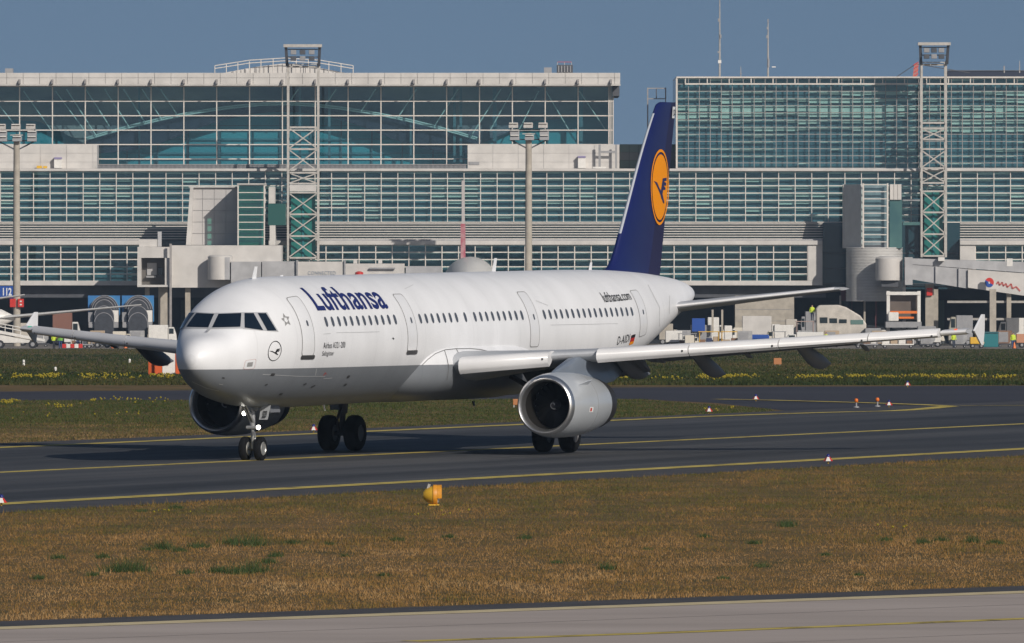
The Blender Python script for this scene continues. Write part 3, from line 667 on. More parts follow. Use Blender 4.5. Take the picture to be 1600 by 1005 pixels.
# ---- engines
EX, EY, EZ = 15.75, 5.75, 1.63
def lathe_x(prof, cx, cy, cz, n=56):
    mb = MB(); mb.loft([[L(cx + h, cy + r * math.cos(2 * math.pi * i / n), cz + r * math.sin(2 * math.pi * i / n)) for i in range(n)] for h, r in prof], caps=False); return mb
for side in (1, -1):
    cy = side * EY
    nac = ab(lathe_x([(.20, .985), (.5, 1.035), (.9, 1.058), (1.5, 1.06), (2.2, 1.045)], EX, cy, EZ), 'nacelle', M_nac, smooth=40)
    ab(lathe_x([(2.205, 1.04), (2.8, 1.005), (3.4, .94), (3.95, .86)], EX, cy, EZ), 'reverser_cowl', M_nac, nac, smooth=40)
    ab(lathe_x([(2.19, 1.046), (2.215, 1.046)], EX, cy, EZ), 'cowl_seam', M_seam, nac)
    ab(lathe_x([(.34, .775), (.16, .80), (.05, .835), (.0, .885), (.03, .935), (.10, .965), (.20, .986)], EX, cy, EZ), 'inlet_lip', M_lip, nac, smooth=60)
    ab(lathe_x([(.34, .774), (.7, .77), (1.25, .785)], EX, cy, EZ), 'inlet_duct', M_duct, nac, smooth=60)
    ex = lathe_x([(3.95, .858), (4.35, .82), (4.65, .765), (4.66, .735), (4.2, .70)], EX, cy, EZ); ex.v += []; ab(ex, 'exhaust_nozzle', M_exh, nac, smooth=60)
    fan = MB(); fan.lathe([(.785, 1.3), (.01, 1.3)], L(EX, cy, EZ), 'x', 40)
    for i in range(22):
        a = 2 * math.pi * i / 22; rr = []
        for r in (.16, .45, .77):
            tw_ = .35 + .5 * r; ca, sa = math.cos(a + r * .25), math.sin(a + r * .25); hw = .05 + .05 * r
            rr.append([L(EX + 1.12 + hw * math.sin(tw_) * s * 1.2, cy + r * ca - hw * s * sa, EZ + r * sa + hw * s * ca) for s in (-1, -.3, .3, 1)])
        fan.loft(rr, caps=False, closed=False)
    ab(fan, 'fan', M_fan, nac, smooth=40)
    sp = MB(); sp.lathe([(.005, .78), (.06, .82), (.12, .92), (.17, 1.08), (.18, 1.2)], L(EX, cy, EZ), 'x', 24); spin = ab(sp, 'spinner', mat('spinner_grey', (.07, .07, .075), .35), nac, smooth=60)
    sw = MB(); vs = []
    for i in range(15):
        a = i / 14 * 5.2; r = .045 + .085 * i / 14
        for k in (-.014, .014): vs.append(L(EX + .78 + (r + k) * .72 - .02, cy + (r + k) * math.cos(a), EZ + (r + k) * math.sin(a)))
    sw.add(vs, [(2 * i, 2 * i + 1, 2 * i + 3, 2 * i + 2) for i in range(14)]); ab(sw, 'spinner_swirl', mat('swirl_white', (.6, .6, .6), .5), spin)
    st = MB(); a = R(38) if side > 0 else R(142)
    cyy, szz = cy - side * 0 + 1.04 * math.cos(a), EZ + 1.04 * math.sin(a)
    st.prism([L(EX + .85, cyy, szz), L(EX + 1.75, cyy, szz), L(EX + 1.7, cy + 1.3 * math.cos(a), EZ + 1.3 * math.sin(a)), L(EX + 1.35, cy + 1.24 * math.cos(a), EZ + 1.24 * math.sin(a))], (0, .02, .02)); ab(st, 'nacelle_strake', M_nac, nac)
    py = MB(); rr = []
    for X, zt, zb, hw in ((EX + .7, EZ + 1.06, EZ + .98, .05), (EX + 1.5, EZ + 1.27, EZ + .95, .16), (EX + 2.4, EZ + 1.50, EZ + .9, .17), (EX + 3.2, EZ + 1.55, EZ + .8, .18), (EX + 4.6, EZ + 1.5, EZ + .6, .2), (EX + 6.0, EZ + 1.35, EZ + .72, .14), (EX + 7.1, EZ + 1.25, EZ + 1.0, .05)):
        rr.append([L(X, cy + hw * cx_, z_) for cx_, z_ in ((-1, zb), (1, zb), (1, lerp(zb, zt, .8)), (.5, zt), (-.5, zt), (-1, lerp(zb, zt, .8)))])
    py.loft(rr); ab(py, 'pylon', mat('pylon_blue_grey', (.22, .26, .32), .25, metal=.3), smooth=35)
    if side > 0:
        a = R(-8); pp = MB(); pp.add([L(EX + X, cy + 1.066 * math.cos(a + da), EZ + 1.066 * math.sin(a + da)) for X, da in ((1.35, -.08), (1.7, -.08), (1.7, .08), (1.35, .08))], [(0, 1, 2, 3)]); pq = ab(pp, 'warning_placard', mat('placard_white', (.75, .75, .73), .5), nac)
        pr = MB(); pr.add([L(EX + X, cy + 1.07 * math.cos(a + da), EZ + 1.07 * math.sin(a + da)) for X, da in ((1.42, -.05), (1.56, -.05), (1.56, .05), (1.42, .05))], [(0, 1, 2, 3)]); ab(pr, 'warning_mark', M_red, pq)

# ---- fin, rudder, emblem
LE = [(5.4, 36.1), (5.8, 36.3), (6.05, 36.9), (6.5, 37.42), (6.98, 37.8), (11.47, 41.4), (11.66, 41.62), (11.75, 41.95)]
fle = pchip([p[0] for p in LE], [p[1] for p in LE])
def fte(z): return lerp(41.95, 43.55, (z - 5.75) / 6.0)
def fhg(z): return lerp(40.35, 42.95, (z - 5.75) / 6.0)
def finY(X, z):
    a, b = fle(z), fte(z); c = b - a; x = max(0, min(1, (X - a) / c)); xx = min(x, 1)
    return max(.012, thick(xx, min(.10, .62 / max(c, .5))) * c)
fin = MB(); rr = []
for z in [5.4, 5.6, 5.8, 5.92, 6.05, 6.25, 6.5, 6.75, 6.98, 7.5, 8, 8.7, 9.4, 10.1, 10.8, 11.3, 11.47, 11.58, 11.66, 11.72, 11.75]:
    a, b = fle(z), fhg(z); k = [a + (b - a) * s for s in (0, .004, .015, .04, .09, .18, .3, .45, .6, .8, 1)]
    rr.append([L(X, finY(X, z), z) for X in k[::-1]] + [L(X, -finY(X, z), z) for X in k[1:]])
fin.loft(rr); fino = ab(fin, 'tail_fin', M_navy, smooth=40)
rud = MB(); rr = []
for z in [5.75 + 6 * i / 10 for i in range(11)]:
    a, b = fhg(z) + .03, fte(z); k = [lerp(a, b, s) for s in (0, .3, .6, 1)]
    rr.append([L(X, finY(X, z) - .012, z) for X in k[::-1]] + [L(X, -finY(X, z) + .012, z) for X in k])
rud.loft(rr); rudo = ab(rud, 'rudder', M_rudder, fino, smooth=40)
les = MB(); rr = []
for z in [7.2 + 4.15 * i / 16 for i in range(17)]:
    a = fle(z); c = fte(z) - a
    rr.append([L(a + d_, (finY(a + d_, z) + .008), z) for d_ in (.028, .018, .009, .003)] + [L(a - .012, 0, z)] + [L(a + d_, -(finY(a + d_, z) + .008), z) for d_ in (.003, .009, .018, .028)])
les.loft(rr); ab(les, 'leading_edge', mat('leading_edge_metal', (.62, .65, .7), .3, metal=.4), fino, smooth=50)
ECX, ECZ, EA, EB = 41.66, 8.80, 1.12, 1.31
def fmap(off): return lambda a, b: L(ECX + a, finY(ECX + a, ECZ + b) + off, ECZ + b)
def disc(r0, r1, off, m, name):
    f = fmap(off); mb = MB(); vs = []; n = 48; ks = [lerp(r0, r1, i / 8) for i in range(9)]
    for k in ks:
        for i in range(n): vs.append(f(EA * k * math.cos(2 * math.pi * i / n), EB * k * math.sin(2 * math.pi * i / n)))
    mb.add(vs, [(q * n + i, q * n + (i + 1) % n, (q + 1) * n + (i + 1) % n, (q + 1) * n + i) for q in range(8) for i in range(n)])
    return ab(mb, name, m, fino, smooth=40)
disc(.93, 1.0, .020, M_gold, 'emblem_ring'); disc(.0, .865, .020, M_gold, 'emblem_disc')
ff_ = fmap(.028); ab(poly_map(CRANE, lambda a, b: ff_(a * EA * .80, b * EB * 1.0 + .02)), 'crane_emblem', M_navy, fino)
pm = MB(); pm.add([L(X, finY(X, z) + .03, z) for X, z in ((42.95, 11.2), (43.3, 11.2), (43.38, 11.6), (43.03, 11.6))], [(0, 1, 2, 3)]); pmo = ab(pm, 'registration_plate', M_aw, fino)
letter('lettering', 'DI', lambda a, b: L(43.06 + a, finY(42.9, 11.3) + .05, 11.30 + b), .2, .2, M_ink, fino, bold=.02)

# ---- tailplane
for side in (1, -1):
    t_ = MB(); rr = []
    for Y, le, c, z in ((.5, 39.9, 3.7, 4.60), (1.0, 40.3, 3.45, 4.68), (3.5, 41.5, 2.45, 4.98), (6.1, 42.75, 1.45, 5.28), (6.22, 42.95, 1.1, 5.29)):
        pts = [(x, thick(x, .10)) for x in AX][::-1] + [(x, -thick(x, .10)) for x in AX[1:]]
        rr.append([L(le + c * x, side * Y, z + c * y) for x, y in pts])
    t_.loft(rr); tp = ab(t_, 'tailplane', M_aw if False else M_wing, smooth=40)
    q = MB(); rr = []
    for Y, le, c, z in ((1.02, 40.3, 3.45, 4.68), (3.5, 41.5, 2.45, 4.98), (6.1, 42.75, 1.45, 5.28)):
        rr.append([L(le + d_ - .01, side * Y, z + b) for d_, b in ((.22, .08), (.08, .06), (.01, .025), (0, 0), (.01, -.02), (.04, -.035))])
    q.loft(rr, caps=False, closed=False); ab(q, 'leading_edge', M_slat, tp, smooth=60)
ap = MB(); ap.lathe([(.21, -.1), (.2, .06), (.14, .07), (.13, -.05)], L(44.42, 0, ZC(44) + 1.13), 'x', 18); ab(ap, 'tail_exhaust', M_exh)

# ---- landing gear
def wheel(X, Y, r, w, parent, sidey, hubr=.5, hm=None):
    t = MB(); n = 40; prof = [(-w / 2, hubr * r), (-w / 2, r * .86), (-w * .40, r * .955), (-w * .22, r), (w * .22, r), (w * .40, r * .955), (w / 2, r * .86), (w / 2, hubr * r)]
    t.loft([[L(X + rr_ * math.cos(2 * math.pi * i / n), Y + h, r + rr_ * math.sin(2 * math.pi * i / n)) for i in range(n)] for h, rr_ in prof], caps=False)
    wo = ab(t, 'wheel', M_tyre, parent, smooth=50)
    for s in (-1, 1):
        h = MB(); h.loft([[L(X + rr_ * math.cos(2 * math.pi * i / n), Y + s * hh, r + rr_ * math.sin(2 * math.pi * i / n)) for i in range(n)] for hh, rr_ in ((w / 2 - .01, hubr * r + .004), (w / 2 + .012, hubr * r - .02), (w / 2 - .03, hubr * r - .05), (w * .30, hubr * r * .55), (w * .42, hubr * r * .4), (w * .42, .01))])
        ab(h, 'hub', hm or M_hub, wo, smooth=30)
def tubeL(p0, p1, r0, r1, m, name, parent, n=14):
    mb = MB(); mb.tube(L(*p0), L(*p1), r0, r1, n); return ab(mb, name, m, parent, smooth=40)
ng = tubeL((5.07, 0, .38), (5.05, 0, 1.15), .055, .055, M_hub, 'nose_gear', None)
tubeL((5.05, 0, 1.0), (4.98, 0, 1.95), .085, .10, M_strut, 'strut', ng); tubeL((5.07, -.30, .38), (5.07, .30, .38), .05, .05, M_dstrut, 'axle', ng)
tubeL((5.03, .05, 1.2), (4.2, .05, 1.9), .045, .045, M_strut, 'drag_brace', ng); tubeL((5.03, -.05, 1.2), (4.2, -.05, 1.9), .045, .045, M_strut, 'drag_brace', ng)
tubeL((5.16, 0, .45), (5.26, 0, .72), .03, .03, M_strut, 'torque_link', ng); tubeL((5.26, 0, .72), (5.14, 0, 1.0), .03, .03, M_strut, 'torque_link', ng)
tubeL((5.0, -.18, 1.05), (5.0, .18, 1.05), .06, .06, M_strut, 'steering_unit', ng)
for Y in (-.25, .25): wheel(5.07, Y, .385, .22, ng, 1, .56)
for Y, z in ((-.15, 1.50), (.34, 1.06)):
    h = MB(); h.lathe([(.04, .12), (.07, .02), (.075, -.01)], L(4.72, Y, z), 'x', 18); lh = ab(h, 'lamp_housing', M_strut, ng, smooth=40)
    e = MB(); e.lathe([(.07, -.012), (.04, -.03), (.005, -.036)], L(4.72, Y, z), 'x', 18); ab(e, 'lamp_lens', M_lamp, lh, smooth=60)
h = MB(); h.lathe([(.06, .12), (.09, .02), (.095, -.01), (.01, -.02)], L(4.9, .16, 1.66), 'x', 18); ab(h, 'lamp_housing', M_hub, ng, smooth=40)
for s in (-1, 1):
    d = MB(); d.prism([L(5.35, s * .40, 1.82), L(6.25, s * .40, 1.76), L(6.2, s * .44, 1.52), L(5.4, s * .44, 1.52)], (0, -s * .03, 0)); do = ab(d, 'gear_door', M_wunder, ng)
d = MB(); d.prism([L(5.02, .30, 1.78), L(5.02, .62, 1.76), L(5.05, .50, 1.30), L(5.05, .22, 1.30)], (.03, 0, 0)); do = ab(d, 'gear_door', mat('door_grey', (.4, .42, .44), .5), ng)
letter('lettering', '523', lambda a, b: L(5.005, .33 + a * .5 + b * .25, 1.36 + b), .28, .22, M_ink, do, bold=.03)
for s in (1, -1):
    mg = tubeL((21.97, s * 3.795, .58), (21.95, s * 3.75, 1.5), .10, .10, M_dstrut, 'main_gear', None)
    tubeL((21.95, s * 3.76, 1.25), (21.9, s * 3.6, 2.9), .15, .19, M_dstrut, 'strut', mg); tubeL((21.97, s * 3.795 - .62, .58), (21.97, s * 3.795 + .62, .58), .09, .09, M_dstrut, 'axle', mg)
    tubeL((21.93, s * 3.7, 1.7), (21.9, s * 2.2, 2.5), .09, .09, M_dstrut, 'side_brace', mg)
    tubeL((21.7, s * 3.795, .62), (21.5, s * 3.79, 1.0), .05, .05, M_dstrut, 'torque_link', mg); tubeL((21.5, s * 3.79, 1.0), (21.8, s * 3.77, 1.4), .05, .05, M_dstrut, 'torque_link', mg)
    dd = MB(); dd.prism([L(21.4, s * 4.1, 2.8), L(22.5, s * 4.1, 2.8), L(22.35, s * 4.02, 1.35), L(21.6, s * 4.02, 1.35)], (0, -s * .05, 0)); ab(dd, 'gear_door', M_wunder, mg)
    for k in (-.46, .46): wheel(21.97, s * 3.795 + k, .59, .43, mg, s, .46, M_dstrut)

# ================================================================== TERMINAL
def bx(u0, v0, u1, v1, y0, y1, mb=None, yr=None):
    """box whose front face covers photo columns u0..u1 and rows v0..v1 at depth y0, running back to y1"""
    mb = mb or MB(); yr = yr or y0
    return mb.box((wx(u0, yr), y0, wz(v1, yr)), (wx(u1, yr), y1, wz(v0, yr)))
def part(root, name, m, u0, v0, u1, v1, y0, y1, bevel=0, yr=None): return bx(u0, v0, u1, v1, y0, y1, yr=yr).build(name, m, root, bevel=bevel)
PANES = {}
def glazing(root, y, ulines, vlines, frame, wm, wt, blind_refl=None, glass=None, inner=None, budget=300, blind_refl_m=None, depth=.35, skip=None):
    glass = glass or M_glass; used = PANES.get(root.name, 0); rest = MB(); bl = MB(); shared = {}
    for i in range(len(ulines) - 1):
        for j in range(len(vlines) - 1):
            u0, u1, v0, v1 = ulines[i], ulines[i + 1], vlines[j], vlines[j + 1]
            if skip and skip(u0, u1, v0, v1): continue
            a, b = (wx(u0, y) + wm * .4, y, wz(v1, y) + wt * .4), (wx(u1, y) - wm * .4, y + .03, wz(v0, y) - wt * .4)
            if used < budget:
                k = (round(u1 - u0, 1), round(v1 - v0, 1))
                if k not in shared:
                    me = MB().box((0, 0, 0), (b[0] - a[0], .03, b[2] - a[2])).mesh('pane'); me.materials.append(glass); shared[k] = me
                inst('pane', shared[k], root, a); used += 1
            else: rest.box(a, b)
            if blind_refl:
                c = blind_refl(i, j)
                for t0, t1, dd in (c if isinstance(c, list) else [(0, c, 0)]):
                    if t1 - t0 > .02: bl.box((a[0] + .01, y + depth + dd, lerp(b[2], a[2], t1)), (b[0] - .01, y + depth + dd + .04, lerp(b[2], a[2], t0)))
    PANES[root.name] = used
    if rest.v: rest.build('panes', glass, root)['kind'] = 'stuff'
    if bl.v: bl.build('blinds_and_reflections', blind_refl_m or M_blind_refl, root)['kind'] = 'stuff'  # blinds on the concourse, painted reflections on the glass office block
    z0, z1 = wz(vlines[-1], y), wz(vlines[0], y)
    x0, x1 = wx(ulines[0], y), wx(ulines[-1], y)
    mv = MB().box((-wm / 2, -.16, 0), (wm / 2, .10, z1 - z0)).mesh('mullion'); mv.materials.append(frame)
    for u in ulines: inst('mullion', mv, root, (wx(u, y), y, z0))
    mt = MB().box((0, -.11, -wt / 2), (x1 - x0, .07, wt / 2)).mesh('transom'); mt.materials.append(frame)
    for v in vlines: inst('transom', mt, root, (x0, y, wz(v, y)))

def base_z(): return APRON_Z
# ---- concourse: the long lower building
YC = 1350.0
conc_b = thing('terminal_concourse', (0, YC, APRON_Z), 'long terminal concourse with white gridded glass storeys above a dark undercroft', 'building')
UL = [-51.5 + 25.87 * k for k in range(67)]
UL = [u + 0.5 for u in UL]
rnd = random.Random(3)
def bl_conc(i, j):
    n = mnoise.noise((i * .35, j * .8, 4.2)) + .5 * mnoise.noise((i * .9, j * 1.3, 9))
    f = .27 + .34 * n + (.25 if j in (2, 3, 4) and i % 7 < 3 else 0)
    return max(.1, min(.62, f))
VU = [267.5 + 11.4 * k for k in range(8)]
def hide_u(u0, u1, v0, v1): return False
glazing(conc_b, YC, UL, VU, M_white2, .095, .11, bl_conc, budget=190, skip=hide_u)
part(conc_b, 'roof_slab', M_white, -70, 263.5, 1680, 267.3, YC - .6, YC + 28)
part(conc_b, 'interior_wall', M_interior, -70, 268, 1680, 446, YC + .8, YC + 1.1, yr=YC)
for k in range(7):                               # louvre slats under the upper glazing
    v = 348 + k * 3.9
    part(conc_b, 'louvre_slat', M_white2, -60, v + 1.2, 1660, v + 2.5, YC - .32, YC - .16, yr=YC)
part(conc_b, 'louvre_backing', mat('louvre_glass', (.05, .085, .10), .3), -68, 347.6, 1678, 376, YC + .12, YC + .3)
# the projecting lower storey, in three lengths
YL = YC - 3.0
for n_, (ua, ub, ea, eb) in enumerate(((-70, 240, 0, 0), (420, 1285, 0, 1), (1500, 1680, 1, 0))):
    part(conc_b, 'ledge', M_white, ua, 376, ub, 382.5, YL - .5, YC - .6, yr=YL)
    part(conc_b, 'gravel_roof', M_grey, ua, 374, ub, 375.8, YL + .3, YC - .6, yr=YL)
    part(conc_b, 'sill_band', M_white, ua, 439, ub, 446, YL - .3, YC + 3, yr=YL)
    la_ = ua + (24 if ea else 0); lb_ = ub - (23 if eb else 0)
    ul = [u for u in [-60.4 + 25.9 * k for k in range(68)] if la_ + 4 < u < lb_ - 4]; ul = [la_] + ul + [lb_]
    glazing(conc_b, YL, ul, [383 + 11.3 * k for k in range(6)], M_white2, .12, .12, lambda i, j: max(0, .16 + .35 * mnoise.noise((i * .5 + 20 * n_, j * .7, 2))), budget=300)
    if ea: part(conc_b, 'end_panel', M_white, ua, 382.7, la_ - .5, 438.8, YL - .25, YC - .5, yr=YL)
    if eb: part(conc_b, 'end_panel', M_white, lb_ + .5, 382.7, ub, 438.8, YL - .25, YC - .5, yr=YL)
# recessed dark glazing between the projecting lengths
part(conc_b, 'recess_glass', mat('recess_glass', (.018, .05, .065), .12, spec=.7), 240.5, 376.3, 419.5, 446, YC + .1, YC + .3, yr=YC); part(conc_b, 'recess_glass', MATS['recess_glass'], 1285.5, 348, 1499.5, 452, YC - .9, YC - .7, yr=YC)
for v in (395, 419, 443): part(conc_b, 'transom', M_dgrey, 1286, v, 1499, v + 1.2, YC - 1.0, YC - .92, yr=YC)
# undercroft
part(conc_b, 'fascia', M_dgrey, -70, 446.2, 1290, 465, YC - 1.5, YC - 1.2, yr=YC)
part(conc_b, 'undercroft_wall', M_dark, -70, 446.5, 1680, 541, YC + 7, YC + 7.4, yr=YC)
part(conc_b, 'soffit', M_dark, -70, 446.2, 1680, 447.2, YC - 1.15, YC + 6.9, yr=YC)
part(conc_b, 'column', M_concrete, 1148, 462, 1240, 541, YC - 2.5, YC + 3, yr=YC)
for v in (483, 501, 520): part(conc_b, 'joint', M_gpaint, 1147.5, v, 1240.5, v + .6, YC - 2.53, YC - 2.4, yr=YC)
for u, w in ((262, 8), (330, 10), (680, 10), (930, 10), (1462, 7), (1551, 10), (1576, 7), (1614, 9)): part(conc_b, 'column', M_concrete, u - w / 2, 446, u + w / 2, 541, YC - .9, YC + .2, yr=YC)
for v in (470, 497): part(conc_b, 'rail', M_steel, 1480, v, 1640, v + 3.5, YC - .4, YC - .2, yr=YC)
for u0, u1 in ((1455, 1479), (1300, 1330), (280, 300)):
    part(conc_b, 'service_door', mat('green_door', (.035, .06, .05), .6), u0, 470, u1, 541, YC + 6.8, YC + 6.95, yr=YC)

# ---- glass hall above it
YH = 1362.0
hall = thing('terminal_hall', (0, YH, wz(268, YH)), 'tall glass departure hall with white roof fascia and arched truss inside', 'building')
HU = [30.8 + 51.32 * k for k in range(-2, 19)] + [958]
HV = [135, 158.3, 181, 203.5, 226, 248.5, 269]
def hide_h(u0, u1, v0, v1): return v0 > 225 and (u1 < 150 or u0 > 735)
glazing(hall, YH, HU, HV, M_white2, .125, .125, skip=hide_h)
YF = YH - 3
for r0, r1 in ((114, 121.6), (122, 131.5)):
    for k in range(42):
        u0 = -92 + 25.66 * k
        if u0 < 969: part(hall, 'fascia_panel', M_white, u0 + .25, r0, min(u0 + 25.4, 969), r1, YF, YF + .3, yr=YF)
part(hall, 'roof', M_white, -92, 114.4, 968.6, 133, YF + .31, YH + 30, yr=YF); part(hall, 'fascia_trim', M_white, -92, 131.8, 969.5, 134, YF - .15, YF + .3, yr=YF)
for u in HU[:-1]:
    b = MB(); x = wx(u, YF); b.prism([(x - .12, YF - .02, wz(132, YF)), (x - .12, YF - .9, wz(131, YF)), (x - .12, YF - .35, wz(126, YF)), (x - .12, YF - .02, wz(124, YF))], (.24, 0, 0)); b.build('bracket', M_pink, hall)
part(hall, 'roof_return', M_dgrey, 957, 134.2, 968, 150, YH - 1, YH + 20)
part(hall, 'end_mullion', M_white2, 950.5, 135, 952.5, 226, YH - .2, YH + .1)
eg = part(hall, 'end_wall', mat('end_glass', (.02, .09, .11), .2), 957.2, 135, 958.6, 269, YH + .2, YH + 15, yr=YH)
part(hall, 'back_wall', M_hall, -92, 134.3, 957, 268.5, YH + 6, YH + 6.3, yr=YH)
for u in range(195, 760, 48): part(hall, 'inner_mullion', M_interior, u, 150, u + 2.4, 268, YH + 5.7, YH + 5.95, yr=YH)
for v in (195, 216, 238): part(hall, 'inner_transom', M_interior, 190, v, 760, v + 1.6, YH + 5.5, YH + 5.68, yr=YH)
def arch_v(u): t = (u - 440) / 305.0; return 164 + 55 * abs(t) ** 1.7
ar = MB(); N = 28; top, bot = [], []
for i in range(N + 1):
    u = lerp(130, 752, i / N); v = arch_v(u); w = 10 + 26 * math.exp(-((abs(u - 440) - 215) / 100) ** 2)
    top.append((wx(u, YH), YH + 3.2, wz(v, YH))); bot.append((wx(u, YH), YH + 3.2, wz(v + w, YH)))
ar.prism(top + bot[::-1], (0, 1., 0)); ar.build('arch_beam', mat('arch_dark', (.008, .014, .035), .8), hall)
rp_ = MB(); pts = [(wx(-90, YH), YH + 4.6, wz(135, YH))] + [(wx(956, YH), YH + 4.6, wz(135, YH)), (wx(956, YH), YH + 4.6, wz(176, YH)), (wx(830, YH), YH + 4.6, wz(190, YH))]
for i in range(21): u = lerp(752, 130, i / 20); pts.append((wx(u, YH), YH + 4.6, wz(arch_v(u) + 3, YH)))
pts += [(wx(60, YH), YH + 4.6, wz(190, YH)), (wx(-90, YH), YH + 4.6, wz(178, YH))]
rp_.prism(pts, (0, .3, 0)); rp_.build('roof_deck', M_slab, hall)
M_truss = mat('truss_grey', (.34, .46, .46), .5)
for a_, b_ in zip(range(20), range(1, 21)):
    u0, u1 = lerp(134, 746, a_ / 20), lerp(134, 746, b_ / 20)
    for o_ in (-3, 0): MB().tube((wx(u0, YH), YH + 2, wz(arch_v(u0) - 1 + o_, YH)), (wx(u1, YH), YH + 2, wz(arch_v(u1) - 1 + o_, YH)), .10, n=6).build('truss_chord', M_truss, hall)
for k in range(12):
    u1 = lerp(150, 430, k / 11) if k < 6 else lerp(450, 735, (k - 6) / 5); s_ = -1 if u1 < 440 else 1
    v1 = arch_v(u1) - 2; uo = u1 + s_ * (v1 - 137) * .62
    MB().tube((wx(u1, YH), YH + 1.6, wz(v1, YH)), (wx(uo, YH), YH + 1.6, wz(139, YH)), .08, n=6).build('truss_diagonal', M_truss, hall)
for k, (ua, ub) in enumerate(((36, 80), (86, 132), (-20, 30), (905, 948), (853, 890), (800, 765), (842, 810))): MB().tube((wx(ua, YH), YH + 1.6, wz(142, YH)), (wx(ub, YH), YH + 1.6, wz(205, YH)), .07, n=6).build('truss_diagonal', M_truss, hall)
for u0, u1 in ((466, 470), (512, 516), (708, 712), (718, 722), (640, 643), (215, 218), (770, 776), (905, 911)): part(hall, 'inner_column', M_interior, u0, 136, u1, 268, YH + 2.4, YH + 2.8, yr=YH)

# ---- white terrace blocks and the mesh parapet
def clad_block(name, label, ua, ub, y, pitch):
    o = thing(name, (wx((ua + ub) / 2, y), y, wz(268, y)), label, 'terrace block', 'white clad blocks on the concourse roof')
    part(o, 'core', M_grey, ua + .2, 226.4, ub - .2, 263.2, y + .08, y + 6, yr=y)
    k = ua
    while k < ub - 2:
        for v0, v1 in ((226, 239.4), (239.7, 253.2), (253.5, 263.4)): part(o, 'cladding_panel', M_white, k + .2, v0, min(k + pitch, ub) - .2, v1, y, y + .06)
        k += pitch
    return o
b1 = clad_block('terrace_block', 'white panelled block on the concourse roof behind the left lamp mast', -60, 152, YC + 5, 41)
b2 = clad_block('terrace_block', 'white panelled block on the concourse roof behind the middle lamp mast', 730.5, 968, YC + 5, 39.6)
for o, u, v in ((b1, 91, 249), (b2, 909, 247)):
    part(o, 'vent_unit', M_wpaint, u - 6, v, u + 6, 262.8, YC + 4.2, YC + 4.95, yr=YC + 5); part(o, 'vent_cap', mat('lilac_cap', (.25, .22, .38), .5), u - 6, v - 3, u + 6, v - .2, YC + 4.1, YC + 4.95, yr=YC + 5)
part(b1, 'roof_lamp', M_yellow, 58, 263.2 - 4, 66, 263.2, YC + 4, YC + 4.6, yr=YC + 5); part(b1, 'roof_lamp', M_yellow, 68, 259.6, 74, 263.2, YC + 4, YC + 4.6, yr=YC + 5)
part(b2, 'louvre', M_gpaint, 733, 253, 749, 257.5, YC + 4.9, YC + 4.98, yr=YC + 5)
for a in ((935, 226, 938.5, 263.2), (961, 226, 964, 263.2)): part(b2, 'pipe_frame', M_gpaint, *a, YC + 3.8, YC + 4, yr=YC + 5)
part(b2, 'pipe_frame', M_gpaint, 938.6, 236, 960.9, 239, YC + 3.8, YC + 4, yr=YC + 5)
part(b2, 'roof_rail', M_wpaint, 926, 261, 947, 263.3, YC + 2.5, YC + 2.6, yr=YC + 5)
para = thing('mesh_parapet', (0, YC + 4, wz(264, YC + 4)), 'dark perforated mesh parapet along the concourse roof below the hall', 'railing')
mm = MB()
for k in range(288):
    u = 153 + 2 * k; mm.add([(wx(u, YC + 4), YC + 4, wz(263.3, YC)), (wx(u + 1.15, YC + 4), YC + 4, wz(263.3, YC)), (wx(u + 1.15, YC + 4), YC + 4, wz(257.4, YC)), (wx(u, YC + 4), YC + 4, wz(257.4, YC))], [(0, 1, 2, 3)])
    mm.box((wx(u, YC + 4), YC + 4.01, wz(263.3, YC)), (wx(u + 1.1, YC + 4), YC + 4.05, wz(257.4, YC)))
mm.build('mesh_bars', M_gpaint, para)['kind'] = 'stuff'
part(para, 'top_rail', M_pink, 153, 256.6, 729.5, 257.6, YC + 3.9, YC + 4.1); part(para, 'backing', mat('mesh_dark', (.03, .05, .07), .7), 153, 258, 729.5, 263.3, YC + 4.2, YC + 4.25)

# ---- right-hand glass block
YT = 1353.0
tow = thing('glass_office_block', (wx(1330, YT), YT, wz(265, YT)), 'wide blue green glass block with fine square grid right of the blue tail', 'building')
TU = [1058.5 + 17.12 * k for k in range(35)]; TV = [122.5] + [131.5 + 11.2 * k for k in range(13)]
def refl_tow(i, j):  # pale strips behind the panes stand in for blotchy reflections on the glass
    n = mnoise.noise((i * .22, j * .5, 1.3)); n2 = mnoise.noise((i * .6, j * 1.1, 5.1))
    base = (.25, .0, .38, .42, .95, .8, .5, .45, .06, .02, .10, .08, .0)[min(j, 12)]
    return max(0, min(1, base + .55 * n + .25 * n2 - .05))
glazing(tow, YT, TU, TV, M_pink, .075, .075, refl_tow, budget=300)
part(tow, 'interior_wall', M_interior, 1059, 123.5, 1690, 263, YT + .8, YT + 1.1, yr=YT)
part(tow, 'roof', M_white2, 1057, 119.8, 1690, 122.2, YT - .3, YT + 30, yr=YT)
part(tow, 'corner_post', M_white2, 1056, 122.4, 1058.4, 263.2, YT - .3, YT + .2, yr=YT); part(tow, 'side_wall', mat('side_glass', (.03, .07, .085), .15), 1056.3, 122.4, 1058, 263.2, YT + .25, YT + 28, yr=YT)
part(tow, 'maintenance_rail', M_white2, 1070, 130.3, 1690, 132.6, YT - .5, YT - .2, yr=YT)
for k in range(18): part(tow, 'rail_post', M_white2, 1070 + 34.24 * k, 123, 1071.6 + 34.24 * k, 130.2, YT - .5, YT - .2, yr=YT)
for v in (262.6,): part(tow, 'base_band', M_white2, 1057, v, 1690, 263.3, YT - .35, YT - .17, yr=YT)
link = thing('link_block', (wx(1012, YC + 14), YC + 14, wz(264, YC)), 'low grey green panelled block between the hall and the blue tail', 'building')
